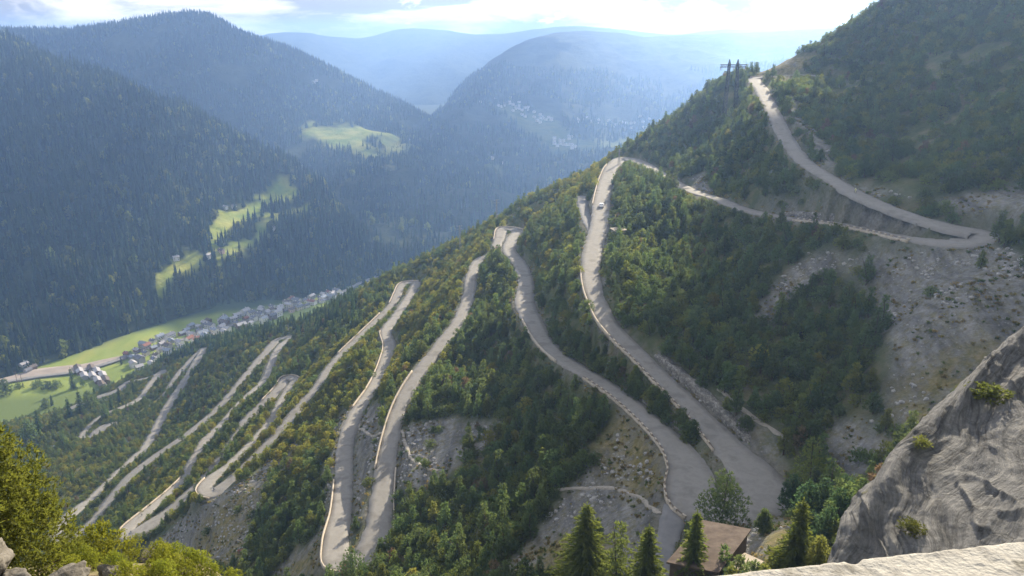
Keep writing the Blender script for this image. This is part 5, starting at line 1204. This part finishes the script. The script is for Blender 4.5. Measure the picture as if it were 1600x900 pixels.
def crag():
    edge = [(1268,950,50),(1297,868,52),(1333,795,54),(1385,725,56.5),(1440,655,59.5),(1492,605,62),(1545,545,65),(1608,500,68),(1720,430,73)]
    rows = []
    for q, (a_, b_, t_) in enumerate(edge):   # behind, edge, then across the face
        sl_ = [(-16, 60, 12), (0, 0, 0), (52, 24, -2.2), (120, 52, -4.6), (230, 90, -8.0), (430, 150, -13.0)]
        rows.append([(a_ + x_, b_ + y_, t_ + z_) for x_, y_, z_ in sl_])
    G = loft(rows, 340, 300); n = normals(G); 
    if (n[..., 1].mean()) > 0: n = -n
    I = np.cumsum(np.linalg.norm(np.diff(G, axis=0, prepend=G[:1]), axis=2), axis=0).mean(1)[:, None] + 0 * G[..., 0]; J = np.cumsum(np.linalg.norm(np.diff(G, axis=1, prepend=G[:, :1]), axis=2), axis=1).mean(0)[None, :] + 0 * G[..., 0]
    wv = fbm(G / 11, 3, 199) * 3; Js = J + wv + I * 0.12
    big = fbm(np.stack([I / 26, Js / 9, J * 0], -1), 4, 201) * 0.42; rid = (0.35 - np.abs(fbm(np.stack([I / 12, Js / 2.6, J * 0], -1), 5, 211))) * 0.5
    cr_ = np.abs(fbm(np.stack([(I + J * 0.7) / 7, (J - I * 0.2) / 9, J * 0 + 4], -1), 3, 225)); st = -np.exp(-(cr_ / 0.05) ** 2) * 0.25; fine = fbm(G / 1.1, 4, 231) * 0.08
    e = np.linspace(0, 5, 300)[None, :]; k = ss(e, 0.0, 1.6) * 0.75 + 0.25
    G = G + n * ((big + rid + st) * k + fine)[..., None]
    o = link('rock_face', mesh_np('rock_face', G.reshape(-1, 3), grid_faces(340, 300), [M['crag']], True, {'along': I, 'across': Js})); prop(o, kind='structure', label='steep grey limestone crag at the lower right'); return G
CRAG = crag()
def plants_on_crag():
    m = tuple(M['herb'] if 'herb' in M else M['pine_o'] for _ in range(1))
    V = []; F = []; rng = np.random.RandomState(8); Vq, Fq = crown_pine(rng, 1.3, 0.9, 260, 0.3, 0.09, lo=0.05, conic=0.1, lobes=7, tf=4); me = mesh_of('shrub', Vq, Fq, M['pine_o'])
    u, v, d = proj(CRAG)
    for (a, b, s, lb) in [(1545,622,1.0,'small dark shrub clinging to a crack high on the grey crag'),(1425,830,0.6,'dark green shrub in the gully low on the crag'),(1440,695,0.5,'yellowish cushion plant on the crag edge')]:
        i = np.argmin((u - a) ** 2 + (v - b) ** 2); o = link('crag_shrub', me, None, tuple(CRAG.reshape(-1, 3)[i])); o.scale = (s * 1.5, s * 1.2, s * 0.7); o.rotation_euler = (0, 0, a); prop(o, lb, 'shrub')
plants_on_crag()
M['earth'] = noise_mat('knoll_earth', [(0.10, 0.08, 0.05), (0.19, 0.15, 0.10), (0.12, 0.12, 0.05), (0.30, 0.27, 0.22)], scale=0.7, detail=10, bump=0.8, bscale=4, bdist=0.1)
def knoll():
    rows = [[(-500,1500,7),(-450,1100,14),(-420,905,24),(-400,885,29),(-390,960,36),(-380,1150,46)],
     [(-150,1500,7),(-120,1100,14),(-100,905,24),(-90,880,29),(-85,950,36),(-80,1150,46)],
     [(0,1500,7),(0,1100,14),(0,915,24),(0,885,29),(0,950,37),(0,1150,48)],
     [(100,1500,7),(100,1100,15),(100,920,25),(100,885,30),(100,950,38),(100,1150,50)],
     [(200,1500,7.5),(200,1100,16),(200,920,26),(200,882,31),(200,950,39),(200,1150,52)],
     [(270,1500,8),(270,1100,16.5),(270,915,27),(268,872,32),(270,950,40),(270,1150,53)],
     [(340,1500,8),(340,1150,16.5),(335,955,27),(335,900,32),(340,980,40),(350,1200,54)],
     [(420,1600,8),(420,1250,16),(420,1040,26),(420,960,31),(425,1050,39),(440,1250,52)],
     [(600,1700,8),(600,1400,14),(600,1200,22),(600,1120,27),(600,1200,36),(600,1400,50)]]
    G = loft(rows, 150, 120); G[..., 2] += fbm(G / 2.2, 4, 301) * 0.28; o = link('near_slope', mesh_np('near_slope', G.reshape(-1, 3), grid_faces(150, 120), [M['earth']], True)); prop(o, kind='structure'); return G
KN = knoll()
def on_knoll(u_, v_):
    u, v, d = proj(KN); c = (u - u_) ** 2 + (v - v_) ** 2; c = c + np.where(np.arange(120)[None, :] > 76, 1e6, 0); return KN.reshape(-1, 3)[np.argmin(c)]
M['granite'] = noise_mat('sunlit_boulder', [(0.075, 0.068, 0.06), (0.13, 0.12, 0.105), (0.19, 0.175, 0.155)], scale=2.2, detail=12, bump=1.0, bscale=7, bdist=0.06)
for (uu, vv, t, r, sc, sd, lb) in [(8,922,15,0.46,(1.2,0.9,0.8),3,'grey boulder in the bottom left corner'),(84,920,16.5,0.44,(1.6,0.9,0.7),4,'light grey pointed boulder under the big pine'),(-40,880,15,0.6,(1.2,0.9,0.9),8,'grey boulder cut by the left edge under the pine'),(240,872,30,0.55,(1.3,0.8,0.6),5,'small pale stone among the bright dwarf pines'),(175,893,27,0.35,(1.5,0.9,0.6),6,'flat reddish stone in the bare earth among the dwarf pines'),(283,893,29,0.3,(1.4,0.8,0.6),7,'little stone at the right end of the dwarf pines')]:
    o = link('boulder', rock_mesh('boulder', sd, M['granite'], 5, r, 0.38, sc), None, tuple(unp(uu, vv, t) + np.array([0, 0, -0.1]))); o.rotation_euler = (0.2, 0.1, sd); prop(o, lb, 'boulder')
def big_pine():
    rng = np.random.RandomState(14); tb, pts, tips = trunk_mb(5.0, 0.13, rng, 0.04, 12, 2.0, 0.1); V = []; F = []
    V, F = crown_pine(rng, 5.3, 1.75, 5200, 0.20, 0.032, lo=0.0, conic=0.35, lobes=19, tf=7); M['pine_near'] = leaf_mat('near_pine_needles', (0.072, 0.086, 0.020), (0.135, 0.145, 0.040), rnd=0.1, scale=2.5)
    p = unp(8, 905, 24.5); r = empty('large_pine', tuple(p)); prop(r, 'large sunlit olive green pine filling the lower left edge', 'pine tree'); link('trunk', tb.mesh('trunk', M['bark']), r); link('crown', mesh_of('crown', V, F, M['pine_near']), r)
big_pine()
BUSH = []
for s in range(5):
    rng = np.random.RandomState(60 + s); h = 1.5 + 0.2 * s; V, F = crown_pine(rng, h, 0.85 + 0.05 * s, 640, 0.16, 0.034, lo=0.04, conic=0.45, lobes=9, tf=6); tb, _, _ = trunk_mb(h * 0.8, 0.045, rng, 0.1, 5, 0.5)
    BUSH.append((tb.mesh('stem', M['bark']), mesh_of('foliage', V, F, M['bright']), h))
def bush(u_, v_, hpx, label, group=None):
    p = on_knoll(u_, v_); d = float(proj(p)[2]); k = r_.randint(5); e = empty('dwarf_pine_bush', tuple(p), r_.uniform(0, 6), hpx / FOC * d / BUSH[k][2]); prop(e, label, 'bush', group); link('stem', BUSH[k][0], e); link('foliage', BUSH[k][1], e)
bush(163, 880, 62, 'tallest sunlit dwarf pine between the big pine and the pale stone'); bush(211, 872, 42, 'round sunlit dwarf pine left of the pale stone')
for (a, b, h_) in [(90,885,30),(108,880,40),(128,886,42),(145,890,36),(185,896,34),(120,905,40),(200,915,40),(222,912,30)]: bush(a, b, h_, 'bright yellow green dwarf pine bush in the left group at the bottom edge', 'bright bushes in the left group')
for (a, b, h_) in [(250,878,32),(262,892,42),(280,884,38),(300,890,36),(318,898,40),(255,910,38),(290,912,40),(335,915,36),(365,925,40),(240,905,30)]: bush(a, b, h_, 'bright yellow green dwarf pine bush in the right group at the bottom edge', 'bright bushes in the right group')
# the trees at the lower middle, each its own shape
def near_tree(u_, vtop, vbase, wpx, kind_, label, seed, mat, t=None, cat='spruce', dense=1.0):
    p = pix_on_hill(u_, vbase, 60, 600) if t is None else unp(u_, vbase, t); d = float(proj(p)[2]); H = (vbase - vtop) / FOC * d * 1.06; wr = wpx / FOC * d * (1.45 if kind_ == 's' else 1.1); rng = np.random.RandomState(seed)
    tb, _, _ = trunk_mb(H * 0.95, 0.12 + H * 0.009, rng, 0.008 if kind_ == 's' else 0.02, 0 if kind_ == 's' else 9, wr * 0.8)
    if kind_ == 's': V, F = crown_spruce(rng, H, wr, max(16, int(H * 2.1)), 17, 0.95, 0.24 * dense, 1.2)
    else: V, F = crown_pine(rng, H, wr, int(1100 * dense), 0.65, 0.15, lo=0.12, conic=0.55, lobes=13, tf=5)
    r = empty('spruce_tree' if kind_ == 's' else 'pine_tree', tuple(p)); prop(r, label, cat); link('trunk', tb.mesh('trunk', M['bark']), r); link('crown', mesh_of('crown', V, F, mat), r)
M['spruce_l'] = leaf_mat('sunlit_spruce', (0.075, 0.10, 0.026), (0.15, 0.17, 0.05), rnd=0.1)  # lighter, yellower copy of the spruce green, sunlight put into the colour
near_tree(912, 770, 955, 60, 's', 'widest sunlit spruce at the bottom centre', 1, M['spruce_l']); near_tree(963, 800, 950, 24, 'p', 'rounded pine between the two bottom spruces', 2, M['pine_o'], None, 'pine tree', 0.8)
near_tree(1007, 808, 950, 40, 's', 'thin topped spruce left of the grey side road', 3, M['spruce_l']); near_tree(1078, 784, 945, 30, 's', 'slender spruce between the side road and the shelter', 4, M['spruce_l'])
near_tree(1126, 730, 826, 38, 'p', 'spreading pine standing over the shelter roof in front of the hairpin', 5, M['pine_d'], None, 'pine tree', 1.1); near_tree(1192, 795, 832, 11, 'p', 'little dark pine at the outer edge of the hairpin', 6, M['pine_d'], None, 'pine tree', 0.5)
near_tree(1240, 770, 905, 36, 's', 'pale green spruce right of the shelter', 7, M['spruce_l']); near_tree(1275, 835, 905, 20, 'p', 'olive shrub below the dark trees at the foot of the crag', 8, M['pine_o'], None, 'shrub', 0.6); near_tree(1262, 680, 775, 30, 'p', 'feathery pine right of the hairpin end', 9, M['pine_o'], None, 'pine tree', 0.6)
near_tree(553, 852, 915, 26, 'p', 'dark round pine in the fork of the lowest central hairpin', 10, M['pine_d'], None, 'pine tree', 0.9); near_tree(1213, 850, 905, 14, 'p', 'small shrub behind the concrete slab', 11, M['pine_o'], None, 'shrub', 0.5)
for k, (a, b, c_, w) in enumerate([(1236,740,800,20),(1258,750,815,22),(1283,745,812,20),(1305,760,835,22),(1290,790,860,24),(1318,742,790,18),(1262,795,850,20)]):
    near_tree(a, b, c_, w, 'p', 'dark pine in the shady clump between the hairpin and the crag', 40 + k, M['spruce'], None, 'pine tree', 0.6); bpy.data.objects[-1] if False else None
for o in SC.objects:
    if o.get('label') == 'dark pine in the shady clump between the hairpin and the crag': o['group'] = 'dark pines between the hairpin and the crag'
# parapet under the camera
def parapet():
    zt = -0.85; a = unp(1100, 902, zt / rv(902)); b = unp(1600, 846, zt / rv(846)); d = (b - a); d[2] = 0; d /= np.linalg.norm(d); nrm = np.array([d[1], -d[0], 0])
    if nrm[1] > 0: nrm = -nrm
    n = 700; s = np.linspace(-1.2, 1.6, n); W = np.concatenate([[-0.012, -0.006], np.linspace(0, 0.5, 110), [0.51]]); G = np.zeros((n, len(W), 3))
    for j, w in enumerate(W):
        G[:, j] = a + d * s[:, None] + nrm * w; G[:, j, 2] = zt
        if j == 0: G[:, j, 2] -= 1.1
        if j == 1: G[:, j, 2] -= 0.02
        if j == len(W) - 1: G[:, j, 2] -= 0.9
    e = fbm(np.stack([s * 22, s * 0, s * 0], -1), 4, 401); chip = np.clip(-e - 0.45, 0, 1) * 0.012
    G[:, 1:, :2] += (nrm[:2][None] * (chip * 0.6)[:, None])[:, None, :] * np.exp(-np.maximum(0, W[1:]) / 0.02)[None, :, None]
    nz = fbm(G * 45, 4, 411) * 0.0014 + fbm(G * 9, 3, 421) * 0.0007 - np.clip(np.abs(fbm(G * 30, 3, 431)) * -1 + 0.12, 0, 1) * 0.006
    G[:, 1:-1, 2] += nz[:, 1:-1] - (chip[:, None] * 0.6) * np.exp(-np.maximum(0, W[1:-1]) / 0.015)[None]
    m = noise_mat('weathered_render', [(0.12, 0.115, 0.10), (0.27, 0.26, 0.24), (0.33, 0.32, 0.295)], scale=14, detail=12, bump=1.0, bscale=70, bdist=0.008, pos=(0.33, 0.56))
    o = link('parapet', mesh_np('parapet', G.reshape(-1, 3), grid_faces(n, len(W)), [m], False)); prop(o, 'rough cream coloured parapet top across the lower right corner', 'parapet')
    t = MB(); t.box((0.5, -3.0, -1.95), (8, 7.2, 0.3)); prop(t.build('terrace', M['concrete']), kind='structure')
parapet()

# ---------------------------------------------------------------- unseen clouds added to shade the valley and the slopes
def cloud_mat():
    m = noise_mat('cloud_white', [(0.88, 0.88, 0.88), (0.93, 0.93, 0.93)], scale=0.002, rough=1.0, spec=0.0); nt = m.node_tree; N = nt.nodes; t = N.new('ShaderNodeBsdfTranslucent'); t.inputs[0].default_value = (0.92, 0.92, 0.92, 1)
    x = N.new('ShaderNodeMixShader'); x.inputs[0].default_value = 0.6; nt.links.new(N['Principled BSDF'].outputs[0], x.inputs[1]); nt.links.new(t.outputs[0], x.inputs[2]); nt.links.new(x.outputs[0], N['Material Output'].inputs[0]); return m
M['cloud'] = cloud_mat()
SV = np.array(sund)
def cloud(target, rx, ry, seed, alt=430.0, lobes=16):
    """an added cumulus, set so that its shade falls on the ground around `target`"""
    t = np.asarray(target, float); c = t + SV * ((alt - t[2]) / SV[2]); rng = np.random.RandomState(seed); Vs = []; Fs = []; import bmesh
    bm = bmesh.new(); bmesh.ops.create_icosphere(bm, subdivisions=4, radius=1.0); U = np.array([v_.co[:] for v_ in bm.verts]); Fi = np.array([[v_.index for v_ in f.verts] for f in bm.faces]); bm.free(); b = 0
    for k in range(lobes):
        a = rng.uniform(0, 6.28); q = math.sqrt(rng.uniform()) * 0.75; o = np.array([math.cos(a) * q * rx, math.sin(a) * q * ry, rng.uniform(0, 25)]); r = np.array([rx, ry, 90]) * rng.uniform(0.28, 0.48)
        r[2] = rng.uniform(28, 60) * (1.1 - q); P = U * r + o; P[:, 2] = np.maximum(P[:, 2], o[2] * 0.2 - 15 + 6 * fbm(P / 60, 2, seed)); nn_ = fbm(P / 75.0, 5, seed + k); P = P + U * (nn_ * 18)[:, None]; P[:, 2] = np.maximum(P[:, 2], 132 - c[2]) 
        Vs.append(P); Fs.append(Fi + b); b += len(P)
    return link('cloud', mesh_np('cloud', np.concatenate(Vs), np.concatenate(Fs), [M['cloud']], True), None, tuple(c))
FARC = []
def gp_(u, v, t): return unp(u, v, t)
SHADE_CLOUDS = [((-1250, 1300, -250), 430, 210, 1), ((-860, 1400, -290), 210, 170, 2), ((-290, 1560, -350), 200, 130, 3), ((-160, 2020, -370), 260, 210, 21), ((60, 2900, -260), 300, 330, 22), ((-420, 1280, -400), 130, 60, 23), ((80, 1900, -350), 300, 200, 4), ((-1500, 2500, -150), 600, 260, 5), ((-1000, 2800, -150), 380, 180, 6),
      ((-130, 2350, -250), 220, 230, 7), ((330, 2800, -250), 330, 380, 8), ((0, 3400, -200), 420, 380, 10), ((-450, 1960, -300), 240, 90, 11), ((-1000, 3400, 0), 500, 250, 12), ((-200, 4700, 0), 700, 450, 13), ((175, 270, -75), 150, 110, 14), ((120, 3900, -150), 300, 300, 9)]
for i, (t, rx, ry, sd) in enumerate(SHADE_CLOUDS):
    o = cloud(t, rx, ry, sd); prop(o, 'white cumulus cloud added out of view to shade the ground below', 'cloud', 'added shade clouds above the valley')

FLAB = ['broad grey cloud low over the far ridge in the middle of the sky', 'long pale cloud over the far ridge right of the middle', 'small white cloud above the left mountain shoulder', 'white cloud cut by the left edge of the sky', 'pale cloud bank over the far ridge left of the middle']
for (c_, rx, ry, sd, alt), lb in zip(FARC, FLAB):
    z0 = alt; t = np.array([c_[0], c_[1], z0]) - SV * 10 / SV[2] * 0; o = cloud(np.array([c_[0], c_[1], z0 - 0.001]) - 0, rx, ry, sd, alt=z0, lobes=22); prop(o, lb, 'cloud')
hz = MB(); hz.box((0, 4600, (-445 + 125) / 2), (16500, 11600, 570))
def haze_mat():
    m = bpy.data.materials.new('haze'); m.use_nodes = True; nt = m.node_tree; nt.nodes.clear()
    o = nt.nodes.new('ShaderNodeOutputMaterial'); v = nt.nodes.new('ShaderNodeVolumePrincipled')
    v.inputs['Color'].default_value = (0.33, 0.54, 1.0, 1); v.inputs['Density'].default_value = HAZE_D; v.inputs['Anisotropy'].default_value = 0.6
    nt.links.new(v.outputs[0], o.inputs['Volume']); return m
HAZE_D = 1.7e-4
prop(hz.build('haze', haze_mat()), kind='stuff')
